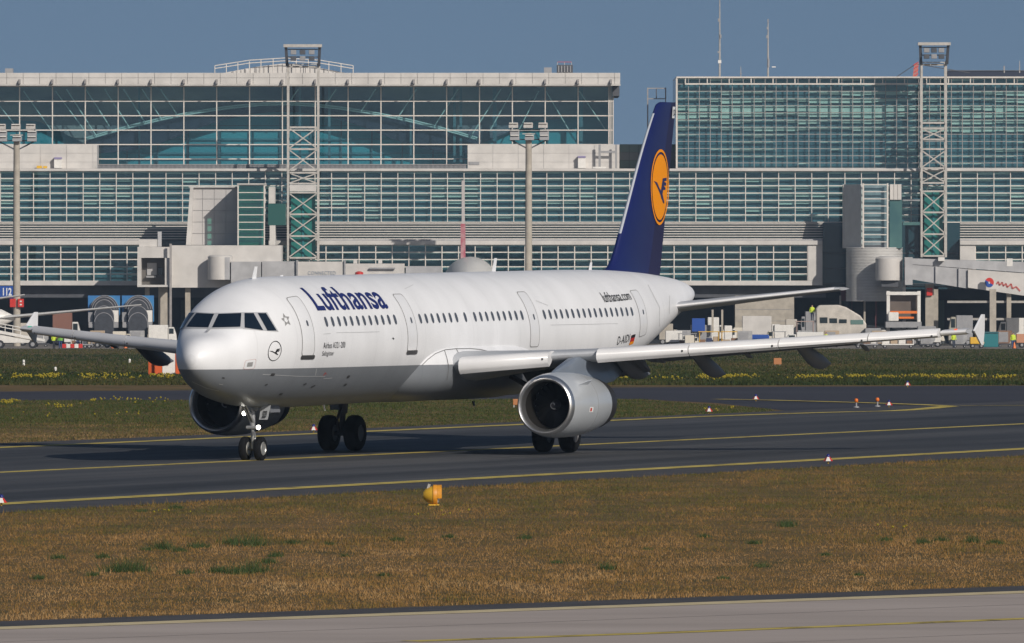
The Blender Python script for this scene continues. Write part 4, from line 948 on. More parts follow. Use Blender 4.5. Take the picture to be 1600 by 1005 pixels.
part(link, 'core', M_dgrey, 968.5, 226, 1056, 263.3, YC + 14.1, YC + 26, yr=YC + 14)
for i in range(6):
    for j in range(3): part(link, 'facade_panel', mat('panel_green%d' % ((i * 3 + j * 5) % 3), ((.15, .20, .18), (.12, .17, .15), (.19, .19, .18))[(i * 3 + j * 5) % 3], .4), 968.5 + 14.6 * i + .3, 225.5 + 12.6 * j, 968.5 + 14.6 * i + 14.3, 225.5 + 12.6 * j + 12.2, YC + 14, YC + 14.08, yr=YC + 14)

# ---- things on the roofs
YR = YH + 18
vault = thing('roof_vault', (wx(444, YR), YR, wz(114, YR)), 'low white ribbed roof gable with handrails behind the hall fascia', 'roof')
v_ = MB(); v_.prism([(wx(u, YR), YR, wz(v, YR)) for u, v in ((345, 115), (400, 104.5), (445, 99), (490, 104.5), (545, 115))], (0, 12, 0)); v_.build('gable', M_white, vault)
for k in range(24):
    u = 362 + 7.2 * k; vt = 99 + 16 * (abs(u - 445) / 100) ** 1.35
    if vt < 113: part(vault, 'rib', M_pink, u, vt + 1, u + .8, 114, YR - .08, YR - .01, yr=YR)
for o_, d_ in ((0, 0), (4.5, .0)):
    pts = [(336, 103 + o_), (390, 94.5 + o_), (445, 91 + o_ ), (500, 94.5 + o_), (552, 103 + o_)]
    for (ua, va), (ub, vb) in zip(pts, pts[1:]): MB().tube((wx(ua, YR), YR - 1, wz(va, YR)), (wx(ub, YR), YR - 1, wz(vb, YR)), .06, n=6).build('handrail', M_white2, vault)
for u in (336, 354, 372, 390, 408, 427, 463, 482, 500, 514, 533, 552):
    vt = 91 + 12 * (abs(u - 445) / 108) ** 1.2; MB().tube((wx(u, YR), YR - 1, wz(114.5, YR)), (wx(u, YR), YR - 1, wz(vt, YR)), .055, n=6).build('rail_post', M_white2, vault)
def roof_box(name, label, u0, v0, u1, v1, m, cat='roof plant'):
    o = thing(name, (wx((u0 + u1) / 2, YR), YR, wz(114, YR)), label, cat); part(o, 'casing', m, u0, v0, u1, 114.2, YR, YR + 2); return o
roof_box('roof_plant_box', 'small grey plant box at the far left of the hall roof', 8, 107, 20, 114, M_gpaint)
roof_box('roof_plant_box', 'small grey plant box beside the louvred chimney on the hall roof', 850, 105.5, 862, 114, M_gpaint)
ch = roof_box('roof_chimney', 'dark louvred chimney with guard rail on the hall roof', 870, 101.5, 895, 114, M_dgrey)
for k in range(5): part(ch, 'louvre', M_gpaint, 872 + 4.6 * k, 103, 873.6 + 4.6 * k, 113, YR - .1, YR - .02, yr=YR)
for u in (871, 882, 893): MB().tube((wx(u, YR), YR + .5, wz(101.5, YR)), (wx(u, YR), YR + .5, wz(97, YR)), .04, n=6).build('rail_post', M_steel, ch)
part(ch, 'guard_rail', M_red, 871, 96.6, 893, 97.3, YR + .45, YR + .55, yr=YR)
def antenna(label, u, vtop, boxes, y=YT + 8, r=.13, vb=122):
    o = thing('roof_antenna', (wx(u, y), y, wz(vb, y)), label, 'antenna', 'antennas on the glass block roof')
    MB().tube((wx(u, y), y, wz(vb + 2, y)), (wx(u, y), y, wz(lerp(vb, vtop, .5), y)), r, r * .8, 8).build('mast', M_steel, o); MB().tube((wx(u, y), y, wz(lerp(vb, vtop, .5), y)), (wx(u, y), y, wz(vtop, y)), r * .75, r * .45, 8).build('mast', M_steel, o)
    for du, v0, v1, w in boxes: part(o, 'fitting', M_gpaint if w < 3 else M_wpaint, u + du - w / 2, v0, u + du + w / 2, v1, y - .2, y + .2)
antenna('tall thin mast antenna nearest the blue tail on the glass block roof', 1124.5, -14, ((-1.8, 29, 34, 2), (1.5, 54, 60, 2.5), (-2, 80, 83, 2.5), (0, 94, 99, 5)))
antenna('shorter mast antenna with dark tip on the glass block roof', 1200, 30, ((0, 30, 35, 2), (-1, 42, 46, 2), (-1.4, 55, 60, 2.6), (1, 92, 105, 2.6), (9, 104, 105.5, 6)))
antenna('tiny whip antenna between the two tall masts', 1157.5, 104, ((0, 114, 116, 2.5),), r=.06)
antenna('small white pole aerial near the right end of the roof', 1569, 103, ((0, 103, 110, 2.2),), r=.07, vb=112); antenna('thin white pole aerial at the far right of the roof', 1593, 95, ((0, 108, 110, 2),), r=.07, vb=112)
pent = thing('roof_penthouse', (wx(1560, YT + 12), YT + 12, wz(122, YT)), 'low dark rooftop penthouse at the far right', 'building'); part(pent, 'wall', mat('penthouse_navy', (.012, .02, .045), .6), 1481, 111.5, 1690, 121, YT + 12, YT + 24); part(pent, 'parapet', M_dgrey, 1480.5, 110, 1690.5, 111.3, YT + 11.9, YT + 24.1, yr=YT + 12)
cr = thing('orange_crane_head', (wx(1432, YT + 10), YT + 10, wz(121, YT)), 'orange lattice crane head poking up beside the right floodlight tower', 'crane')
for k in range(4): MB().bar((wx(1426 + 2 * k, YT + 10), YT + 10, wz(121, YT)), (wx(1430 + 1.6 * k, YT + 10), YT + 10, wz(97, YT)), .07).build('post', M_orange, cr)
for v in (118, 112, 106, 100): MB().bar((wx(1427, YT + 10), YT + 9.9, wz(v, YT)), (wx(1435, YT + 10), YT + 9.9, wz(v - 5, YT)), .08).build('brace', M_red, cr)
for u, v in ((1397, 121), (1515, 112)): MB().tube((wx(1431, YT + 10), YT + 10, wz(98, YT)), (wx(u, YT + 10), YT + 10, wz(v, YT)), .05, n=6).build('cable', M_dgrey, cr)
goal = thing('roof_frame_mast', (wx(1025, YC + 12), YC + 12, wz(230, YC)), 'thin steel goal shaped frame standing just left of the blue tail', 'frame')
for u in (1012, 1040): MB().bar((wx(u, YC + 12), YC + 12, wz(228 if u < 1020 else 153, YC)), (wx(u, YC + 12), YC + 12, wz(135, YC)), .15).build('post', M_pink, goal)
for v in (136, 152.5): MB().bar((wx(1011, YC + 12), YC + 12, wz(v, YC)), (wx(1041, YC + 12), YC + 12, wz(v, YC)), .12).build('crossbar', M_pink, goal)
MB().bar((wx(1025.5, YC + 12), YC + 12, wz(152, YC)), (wx(1025.5, YC + 12), YC + 12, wz(137, YC)), .12).build('hanger', M_dgrey, goal)
MB().bar((wx(1040, YC + 12), YC + 12, wz(230, YC)), (wx(1040, YC + 12), YC + 12, wz(153, YC)), .12).build('post', M_pink, goal)

# ================================================================== FLOODLIGHT TOWERS AND MASTS
M_lat = mat('lattice_paint', (.50, .475, .44), .55, var=.2, scale=2)
def lattice_tower(label, ua, ub, vtop, vb, y, rungs, braces, bands, lift):
    o = thing('floodlight_tower', (wx((ua + ub) / 2, y), y, APRON_Z), label, 'light tower', 'lattice floodlight towers')
    x0, x1 = wx(ua + 3, y), wx(ub - 3, y); dpt = 2.4; zb = wz(vb, y); zt = wz(vtop + 30, y)
    for x in (x0, x1):
        for yy in (y, y + dpt): MB().box((x - .125, yy - .125, zb), (x + .125, yy + .125, zt + .3)).build('leg', M_lat, o)
    for v in rungs:
        z = wz(v, y)
        for yy in (y, y + dpt): MB().box((x0 + .2, yy - .13, z - .1), (x1 - .2, yy + .1, z + .1)).build('rung', M_lat, o)
        for x in (x0, x1): MB().box((x - .1, y + .18, z - .1), (x + .1, y + dpt - .18, z + .1)).build('rung', M_lat, o)
    for va, vb_ in braces:
        for s in (0, 1):
            MB().bar((x0 if s else x1, y - .02 + .06 * s, wz(va, y)), (x1 if s else x0, y - .02 + .06 * s, wz(vb_, y)), .13).build('brace', M_lat, o)
            MB().bar((x0 if s else x1, y + dpt, wz(va, y)), (x1 if s else x0, y + dpt, wz(vb_, y)), .12).build('brace', M_pink, o)
    for va, vb_ in bands: MB().box((x0 + .2, y - .2, wz(vb_, y)), (x1 - .2, y + .05, wz(va, y))).build('band', M_white, o)
    if lift:
        va, vb_ = lift; MB().box((x0 + .35, y + .9, wz(vb_, y)), (x1 - .35, y + dpt - .6, wz(va, y))).build('lift_shaft', mat('lift_glass', (.02, .16, .14), .15, spec=.7), o)
        MB().box(((x0 + x1) / 2 - .12, y + .75, wz(vb_, y)), ((x0 + x1) / 2 + .12, y + .88, wz(va, y))).build('lift_rail', M_teal, o)
    # lamp head: a tilted frame with two rows of lamps
    z0, z1 = wz(vtop + 30, y), wz(vtop, y)
    for x in (x0 - .1, x1 + .1): MB().bar((x, y - .3, z0), (x + (.12 if x > x0 + 1 else -.12), y - 1.3, z1), .34, .3).build('head_post', M_dgrey, o)
    MB().box((x0 - .5, y - 1.8, z1 - .1), (x1 + .5, y - .6, z1 + .25)).build('head_cap', M_lat, o)
    for t in (.08, .45, .85): MB().bar((x0, y - .3 - t, lerp(z0, z1, t)), (x1, y - .3 - t, lerp(z0, z1, t)), .12).build('head_rail', M_dgrey if t > .1 else M_steel, o)
    for i in range(3):
        for j in range(2):
            cx = lerp(x0, x1, (i + .62) / 3.3); cz = lerp(z0, z1, .38 + .32 * j)
            MB().box((cx - .34, y - 1.5, cz - .28), (cx + .34, y - 1.0, cz + .26)).build('flood_lamp', M_gpaint if (i + j) % 2 else M_dgrey, o, bevel=.05)
    return o
lattice_tower('white lattice floodlight tower rising in front of the left glass hall', 447, 500, 73, 408, 1343.5, (104, 199, 233, 270, 287, 301, 335, 369, 403), ((199, 233), (233, 268), (270, 287), (301, 335), (335, 369), (369, 403)), ((289, 299),), (301, 403))
lattice_tower('white lattice floodlight tower in front of the right hand glass block', 1437, 1481, 70, 402, 1346.4, (101, 192, 201, 218, 233, 263, 286, 299, 332, 366, 400), ((201, 218), (235, 262), (265, 285), (299, 332), (332, 366), (366, 400)), (), (300, 400))
def lamp_mast(label, u, vtop, y):
    o = thing('lamp_mast', (wx(u, y), y, APRON_Z), label, 'lamp mast', 'concrete floodlight masts')
    x = wx(u, y); MB().lathe([(.46, APRON_Z), (.36, wz(vtop + 20, y)), (.36, wz(vtop + 18, y))], (x, y, 0), 'z', 20).build('pole', M_concrete, o, smooth=40)
    z = lambda v: wz(vtop + v, y)
    MB().box((x - .75, y - .6, z(20)), (x + .75, y + .5, z(18.6))).build('crown', M_steel, o)
    for s in (-1, 1):
        MB().bar((x + s * .2, y, z(42)), (x + s * 2.1, y, z(29)), .16).build('strut', M_dgrey, o)
        MB().bar((x + s * 2.15, y, z(30)), (x + s * 2.15, y, z(4)), .12).build('upright', M_dgrey, o)
    for v in (13, 28): MB().bar((x - 2.2, y + .1, z(v)), (x + 2.2, y + .1, z(v)), .12).build('cross_arm', M_dgrey, o)
    for i in range(3):
        for j, v in enumerate((6, 17, 25)):
            cx = x + (i - 1) * 1.75 + (.1 if j else -.05)
            if j == 1 and i == 1: continue
            lb = MB(); lb.prism([(cx - .55, y - 1.1, z(v + 4)), (cx - .55, y - .2, z(v + 4.5)), (cx - .55, y - .1, z(v - 4)), (cx - .55, y - .9, z(v - 3))], (1.1, 0, 0)); f = lb.build('flood_lamp', M_gpaint if j else M_steel, o)
            MB().box((cx - .5, y - 1.2, z(v - 2.6)), (cx + .5, y - .85, z(v - 4))).build('visor', M_wpaint, f)
    return o
m1 = lamp_mast('concrete floodlight mast at the far left edge', 26, 192, 1325); lamp_mast('concrete floodlight mast standing behind the middle of the airliner', 826, 190, 1325)
for u in (20, 32.5): part(m1, 'fire_box', M_red, u - 4.5, 467, u + 4.5, 480, 1324.2, 1324.9)
for z_ in (470, 475): part(m1, 'box_mark', M_wpaint, 31, z_, 34, z_ + 2.2, 1324.15, 1324.19)
sg = thing('stand_number_sign', (wx(6, 1330), 1330, wz(466, 1330)), 'blue stand number sign at the left edge', 'sign'); part(sg, 'panel', M_blue, -22, 447, 21.5, 466.5, 1330, 1330.4, bevel=.05)
letter('lettering', '112', lambda a, b: (wx(4.5, 1330) + a - wx(6, 1330), -.03, wz(462, 1330) + b - wz(466, 1330)), 1.05, .92, mat('sign_white', (.7, .72, .75), .5), sg, bold=.03)
MB().tube((wx(-6, 1330), 1330.2, wz(467, 1330)), (wx(-6, 1330), 1330.2, APRON_Z), .1, n=8).build('post', M_steel, sg)

# ================================================================== BOARDING BRIDGES
YB = 1334.0
jb = thing('boarding_bridge_hub', (wx(330, YB), YB, APRON_Z), 'white bridge head with stair tower and open cab behind the airliner nose', 'boarding bridge')
part(jb, 'screen_wall', M_grey, 298, 293, 372, 383, YB + 7, YB + 7.4); 
for i in range(4):
    for j in range(5): part(jb, 'screen_panel', mat('screen_panel', (.50, .48, .47), .5, var=.1, scale=.5), 298.5 + 18.3 * i, 293.5 + 18 * j, 316.2 + 18.3 * i, 310.8 + 18 * j, YB + 6.9, YB + 6.98, yr=YB + 7)
p_ = MB(); p_.prism([(wx(295, YB), YB + 5.5, wz(292, YB)), (wx(300, YB), YB + 5.5, wz(292, YB)), (wx(297, YB), YB + 5.5, wz(383, YB)), (wx(288.5, YB), YB + 5.5, wz(383, YB))], (0, 2.5, 0)); p_.build('screen_edge', M_white, jb)
part(jb, 'screen_cap', M_white, 295, 291.5, 374, 293.2, YB + 6.5, YB + 7.6, yr=YB + 7)
YS = YB + .5
part(jb, 'stair_core', mat('stair_inner', (.16, .24, .22), .7, col2=(.08, .16, .16), scale=.4), 374, 289.5, 411, 383, YS + .8, YS + 6.4, yr=YS)
sub = [372.5, 413]
for k in range(8):
    v = 289.5 + 11.6 * k
    part(jb, 'stair_pane', M_gglass, 373, v + .6, 412.5, v + 11.2, YS, YS + .04); part(jb, 'stair_transom', M_white2, 371.5, v - .8, 414, v + .5, YS - .12, YS + .1)
for u in (372, 413): part(jb, 'stair_post', M_white2, u - 1, 288, u + 1, 383, YS - .15, YS + .15)
part(jb, 'stair_roof', M_white, 370.5, 286.8, 415, 288.6, YS - .3, YS + 6.8, yr=YS)
part(jb, 'side_panel', M_white, 419.5, 292, 429, 318, YS + 1.2, YS + 6, yr=YS); part(jb, 'side_glass', mat('side_green', (.03, .10, .09), .2), 418.5, 318.3, 446, 352, YS + 1.2, YS + 5.8, yr=YS); part(jb, 'side_panel', M_white, 421, 352.3, 430, 383, YS + 1.2, YS + 6, yr=YS)
body = part(jb, 'bridge_body', M_white, 266, 383.5, 440, 449.5, YB, YB + 8)
part(jb, 'bridge_body', M_white, 215, 386, 265.8, 403, YB - .4, YB + 8, yr=YB); part(jb, 'parapet', M_white, 216, 374, 244, 385.7, YB + 3, YB + 8, yr=YB); part(jb, 'parapet', M_grey, 245, 362, 251, 385.6, YB + 3.5, YB + 4, yr=YB)
for u0, u1 in ((215, 221), (258, 268)): part(jb, 'cab_jamb', M_white, u0, 403.2, u1, 447, YB - 1, YB + 5, yr=YB)
part(jb, 'cab_floor', M_white, 215, 445.2, 268, 448.5, YB - 1.2, YB + 6, yr=YB); part(jb, 'cab_back', mat('cab_inside', (.12, .11, .10), .7, var=.3, scale=.5), 221.2, 403.2, 257.8, 445, YB + 2, YB + 2.3, yr=YB)
part(jb, 'cab_window', M_vglass, 246, 418, 253, 430, YB + 1.9, YB + 1.98, yr=YB); part(jb, 'cab_desk', M_gpaint, 228, 431, 243, 434, YB + 1.2, YB + 1.98, yr=YB); part(jb, 'cab_panel', M_grey, 229, 411, 244, 430, YB + 1.8, YB + 1.98, yr=YB)
for u0, u1, v0 in ((226, 233, 449), (247, 261, 449), (289, 297, 450)): part(jb, 'leg', M_concrete, u0, v0, u1, 541, YB + 1, YB + 2, yr=YB)
part(jb, 'pipe', M_pink, 265.5, 381, 269, 541, YB - 1.6, YB - 1.3, yr=YB)
rt = MB(); rt.lathe([(1.5, wz(437, YB)), (1.5, wz(401, YB)), (1.3, wz(399, YB))], (wx(345, YB), YB - 1.6, 0), 'z', 24); rt.build('rotunda', M_white, jb, smooth=40)
part(jb, 'joint_cover', M_grey, 352, 402, 360, 437, YB - 3, YB - .5, yr=YB)
for (u0, u1, v0, v1, m, d) in ((361, 408, 409, 447, M_grey, 0), (409.5, 463, 408.5, 447, M_grey, -.1), (465, 537, 409, 447, M_white, -.25), (540, 632, 412, 447, M_white, -.45), (634, 690, 416, 447, M_grey, -.1)):
    part(jb, 'tunnel', m, u0, v0, u1, v1, YB - 3 + d, YB + .3 + d, yr=YB - 3)
for u in (464.2, 538.6): part(jb, 'tunnel_collar', M_gpaint, u - 1.2, 406.5, u + 1.4, 448, YB - 3.5, YB + .5, yr=YB - 3)
letter('lettering', 'CONNECTED', lambda a, b: (wx(481, YB - 3) + a - wx(330, YB), -3.3, wz(429.5, YB - 3) + b - APRON_Z), 3.3, .42, mat('faded_blue_grey', (.16, .20, .26), .6), body)
pr = MB(); pr.box((wx(578, YB), YB - 3.9, wz(418.2, YB)), (wx(618, YB), YB - 3.6, wz(420.5, YB))); pr.build('handrail', M_gpaint, jb); dm = MB(); dm.lathe([(.5, wz(429, YB)), (.48, wz(425.5, YB)), (.2, wz(424, YB)), (.01, wz(423.7, YB))], (wx(562, YB), YB - 4.2, 0), 'z', 16); dm.build('beacon', M_red, jb, smooth=60)
for u in (555, 594): part(jb, 'roof_vent', M_white, u - 3, 406, u + 3, 411.8, YB - 2, YB - 1, yr=YB - 3)

# right bridge
YB2 = 1338.0
jr = thing('boarding_bridge_tower', (wx(1367, YB2), YB2, APRON_Z), 'round white stair tower with long sloping boarding bridge at the right', 'boarding bridge')
M_rib = mat('ribbed_white', (.58, .57, .55), .55, var=.1, scale=1)
prof = []
for k in range(36): z = lerp(wz(471, YB2), wz(388.5, YB2), k / 35); prof += [(3.32, z), (3.40, z + .02), (3.40, z + .12), (3.32, z + .14)]
cyl = MB(); cyl.lathe(prof, (wx(1367.5, YB2), YB2 + 3.4, 0), 'z', 40); cyl.build('round_base', M_rib, jr, smooth=30)
part(jr, 'base_wall', M_dark, 1326, 471.3, 1410, 541, YB2 + 5, YB2 + 6, yr=YB2)
sl_ = MB(); sl_.prism([(wx(1320, YB2), YB2 + 5, wz(388, YB2)), (wx(1345, YB2), YB2 + 1, wz(388, YB2)), (wx(1345, YB2), YB2 + 1, wz(288, YB2)), (wx(1320, YB2), YB2 + 5, wz(288, YB2))], (.4, .4, 0)); sl_.build('stair_side', M_rib, jr)
part(jr, 'stair_side', M_white, 1319, 288, 1321.5, 388, YB2 + 4.9, YB2 + 7, yr=YB2)
part(jr, 'stair_core', mat('stair_core_grey', (.33, .34, .36), .6, col2=(.12, .16, .18), scale=.5), 1351, 290, 1386, 388, YB2 + 1.3, YB2 + 6, yr=YB2)
for k in range(9):
    v = 288.5 + 11.2 * k; part(jr, 'stair_transom', M_white2, 1348, v - .8, 1388, v + .6, YB2 + .3, YB2 + .55, yr=YB2)
    if k < 8: part(jr, 'stair_pane', M_glass, 1350, v + .7, 1386.5, v + 10.2, YB2 + .42, YB2 + .46, yr=YB2)
for u in (1349, 1387): part(jr, 'stair_post', M_white2, u - 1.2, 286.5, u + 1.2, 388, YB2 + .25, YB2 + .6, yr=YB2)
for k in range(3): part(jr, 'side_panel', M_white, 1391 + 6.1 * k, 288, 1396.6 + 6.1 * k, 312, YB2 + .9, YB2 + 4, yr=YB2)
part(jr, 'side_glass', mat('pale_green_glass', (.10, .20, .18), .2, col2=(.05, .12, .13), scale=.3), 1390.5, 312.4, 1410, 388, YB2 + 1.2, YB2 + 4, yr=YB2); part(jr, 'link_roof', M_gpaint, 1411, 312, 1438, 314, YB2 + 1.2, YB2 + 4, yr=YB2); part(jr, 'link_glass', MATS['pale_green_glass'], 1411, 347, 1438, 352, YB2 + 1.2, YB2 + 4, yr=YB2)
cab = MB(); cab.lathe([(1.6, wz(438, YB2)), (1.62, wz(404, YB2)), (1.45, wz(402, YB2)), (.8, wz(400, YB2))], (wx(1388, YB2), YB2 - 2.2, 0), 'z', 28); cab.build('rotunda', M_white, jr, smooth=40)
part(jr, 'rotunda_foot', M_dgrey, 1376, 438.3, 1402, 448, YB2 - 3, YB2 - 1, yr=YB2); part(jr, 'pedestal', M_steel, 1409, 438, 1414, 541, YB2 - 2.8, YB2 - 2.3, yr=YB2)
def slope_box(name, m, ua, va0, va1, ub, vb0, vb1, ya, yb, w):
    s = MB(); s.prism([(wx(ua, ya), ya, wz(va0, ya)), (wx(ub, yb), yb, wz(vb0, yb)), (wx(ub, yb), yb, wz(vb1, yb)), (wx(ua, ya), ya, wz(va1, ya))], (.25 * w, w, 0)); return s.build(name, m, jr)
part(jr, 'collar', M_grey, 1412, 402, 1424, 445, YB2 - 4.2, YB2 - .6, yr=YB2)
slope_box('tunnel_roof', M_grey, 1424, 404, 413, 1640, 411, 429, YB2 - 4, YB2 - 4, 3.2)
slope_box('tunnel', M_grey, 1426, 413.2, 437, 1512, 420.5, 451, YB2 - 3.9, YB2 - 3.9, 3.0); tl = slope_box('outer_tunnel', M_white, 1512.5, 421, 449.5, 1640, 430, 468, YB2 - 4.3, YB2 - 4.3, 3.7)
for u in (1462, 1498): part(jr, 'tunnel_collar', M_grey, u, 413 + (u - 1426) * .085, u + 1.6, 437 + (u - 1426) * .163, YB2 - 4.2, YB2 - 1, yr=YB2 - 5)
part(jr, 'roof_vent', M_wpaint, 1573, 404, 1582, 416, YB2 - 9.5, YB2 - 9, yr=YB2 - 9); part(jr, 'roof_vent', M_wpaint, 1466, 402, 1476, 408, YB2 - 5, YB2 - 4, yr=YB2 - 5)
def tun(u, v, off): t = (u - 1512.5) / 127.5; y = YB2 - 4.3 - off; return (wx(u, y), y, wz(v, y))
for k, (a0, a1, m) in enumerate(((-30, 150, M_red), (150, 330, M_blue))):
    d = MB(); ps = [tun(1546 + 1.5 * math.cos(R(lerp(a1, a0, i / 8)) ) , 441.5 - 2 * math.sin(R(lerp(a1, a0, i / 8))), .06) for i in range(9)] ; ou = [tun(1546 + 7 * math.cos(R(lerp(a0, a1, i / 8))), 441.5 - 7.5 * math.sin(R(lerp(a0, a1, i / 8))), .06) for i in range(9)]
    d.prism(ou + ps, (0, .04, 0)); d.build('round_mark', m, tl)
scr = [(1557, 444), (1560, 440), (1562, 446), (1566, 441), (1568, 447), (1572, 443), (1574, 449), (1580, 443.5), (1582, 451), (1588, 448), (1594, 455)]
for (ua, va), (ub, vb_) in zip(scr, scr[1:]): d = MB(); d.bar(tun(ua, va, .05), tun(ub, vb_, .05), .17, .05); d.build('script_stroke', mat('faded_red', (.5, .12, .10), .5), tl)
for u0, u1 in ((1546, 1556), (1610, 1618)): part(jr, 'leg', M_concrete, u0, 452, u1, 543, YB2 - 9, YB2 - 8, yr=YB2 - 8)

# two telescopic canopies seen end on
def canopy(label, u0, u1):
    y = 1326.0; o = thing('bridge_canopy', (wx((u0 + u1) / 2, y), y, APRON_Z), label, 'boarding bridge', 'folding canopies of the docked bridges')
    pn = part(o, 'end_panel', mat('canopy_blue', (.02, .10, .34), .4, col2=(.06, .26, .5), scale=.35), u0, 462, u1, 503, y + 1, y + 1.4, yr=y)
    xc = wx((u0 + u1) / 2 + 1, y); M_bel = mat('bellows_dark', (.05, .055, .068), .8, var=.3, scale=3)
    for k in range(5):
        r = (1.72, 1.5, 1.22, 1.18, 1.14)[k]; zc = wz((488, 487, 487, 496, 506)[k], y); yy = y + .8 - .5 * k
        ring = [(xc + r * math.cos(math.pi * i / 16), zc + r * 1.15 * math.sin(math.pi * i / 16)) for i in range(17)]
        b = MB(); b.prism([(x, yy, z) for x, z in ring] + [(xc - r, yy, zc - (1.2 if k < 2 else 2.0)), (xc + r, yy, zc - (1.2 if k < 2 else 2.0))], (0, -.38, 0)); b.build('bellows_fold', M_bel, o)
        for (xa, za), (xb, zb_) in zip(ring, ring[1:]): pass
        t = MB()
        for (xa, za), (xb, zb_) in zip(ring[1:-1], ring[2:-1]): t.tube((xa, yy - .40, za), (xb, yy - .40, zb_), .05, n=5, caps=False)
        t.build('fold_edge', mat('fold_edge_white', (.26, .26, .28), .6), o)
    part(o, 'side_box', M_wpaint, u1 - 12, 485, u1 - 2, 503, y - .6, y + .8, yr=y); part(o, 'side_box', M_gpaint, u0 + 1, 488, u0 + 8, 503, y - .3, y + .8, yr=y)
    part(o, 'cab_base', M_gpaint, u0 + 2, 503.2, u1 - 2, 512, y - 1.2, y + 1, yr=y); part(o, 'support_leg', M_steel, u0 + 18, 512.2, u0 + 30, 540, y - .5, y + .5, yr=y)
canopy('blue framed folding bridge canopy nearer the left edge', 137, 187); canopy('blue framed folding bridge canopy nearer the airliner nose', 190, 240)

# ================================================================== OTHER AIRCRAFT ON THE APRON
y = 1318.0
pa = thing('parked_airliner', (wx(723, y), y, APRON_Z), 'distant parked airliner with thin pink and white tail seen over the fuselage', 'airliner')
f_ = MB(); f_.lathe([(.3, 22), (1.6, 18), (2.7, 12), (3.1, 6), (3.15, 0), (3.15, -14), (2.6, -19), (1.2, -23), (.2, -24.5)], (wx(735, y), y, wz(443, y)), 'y', 40); f_.build('fuselage', mat('parked_white', (.62, .61, .58), .35, var=.1, scale=.4), pa, smooth=40)
t_ = MB(); t_.prism([(wx(722, y), y - 2, wz(413, y)), (wx(722, y), y - 9, wz(412, y)), (wx(722, y), y - 11.5, wz(283, y)), (wx(722, y), y - 8.8, wz(283, y))], (.36, 0, 0)); tf = t_.build('tail_fin', mat('fin_pale', (.55, .52, .52), .4), pa)
t2 = MB(); t2.prism([(wx(720.3, y), y - 2.5, wz(413, y)), (wx(720.3, y), y - 9, wz(412, y)), (wx(720.3, y), y - 10.3, wz(350, y)), (wx(720.3, y), y - 6, wz(356, y))], (.55, 0, 0)); t2.build('fin_colour', mat('fin_pink', (.45, .12, .16), .4, col2=(.55, .35, .36), scale=1.2), tf)
for s in (-1, 1):
    w_ = MB(); w_.prism([(wx(735, y) + s * 2.5, y + 4, wz(452, y)), (wx(735, y) + s * 20, y + 12, wz(443, y)), (wx(735, y) + s * 20, y + 14, wz(443, y)), (wx(735, y) + s * 2.5, y + 12, wz(452, y))], (0, 0, .35)); w_.build('wing', M_gpaint, pa)
part(pa, 'gear', M_dstrut, 724, 455, 746, 542, y - .5, y + .5)
y = 1312.0
pb = thing('parked_jet', (wx(-60, y), y, APRON_Z), 'white parked jet at the left edge with slender wings reaching into view', 'airliner')
fz = MB(); fz.lathe([(.2, 7.2), (1.0, 5.6), (1.7, 2), (1.9, -4), (1.9, -16)], (wx(-72, y), y, wz(497, y)), 'x', 28); fz.build('fuselage', M_wpaint, pb, smooth=40)
for (ua, va, ub, vb_, ta, tb, yy) in ((-30, 500, 220, 476.5, .55, .16, 0), (-40, 472, 34, 461.5, .4, .2, 6)):
    w_ = MB(); w_.loft([[(wx(ua, y), y + yy + d, wz(va, y) + z * ta) for d, z in ((-1.6, 0), (-1.0, .5), (1.4, .3), (2.6, 0), (1.0, -.4))], [(wx(ub, y), y + yy + 1.5 + d * .35, wz(vb_, y) + z * tb) for d, z in ((-1.6, 0), (-1.0, .5), (1.4, .3), (2.6, 0), (1.0, -.4))]]); w_.build('wing' if yy == 0 else 'tailplane', M_wpaint, pb, smooth=40)
part(pb, 'wheel', M_black, -40, 530, -30, 544, y, y + .4)

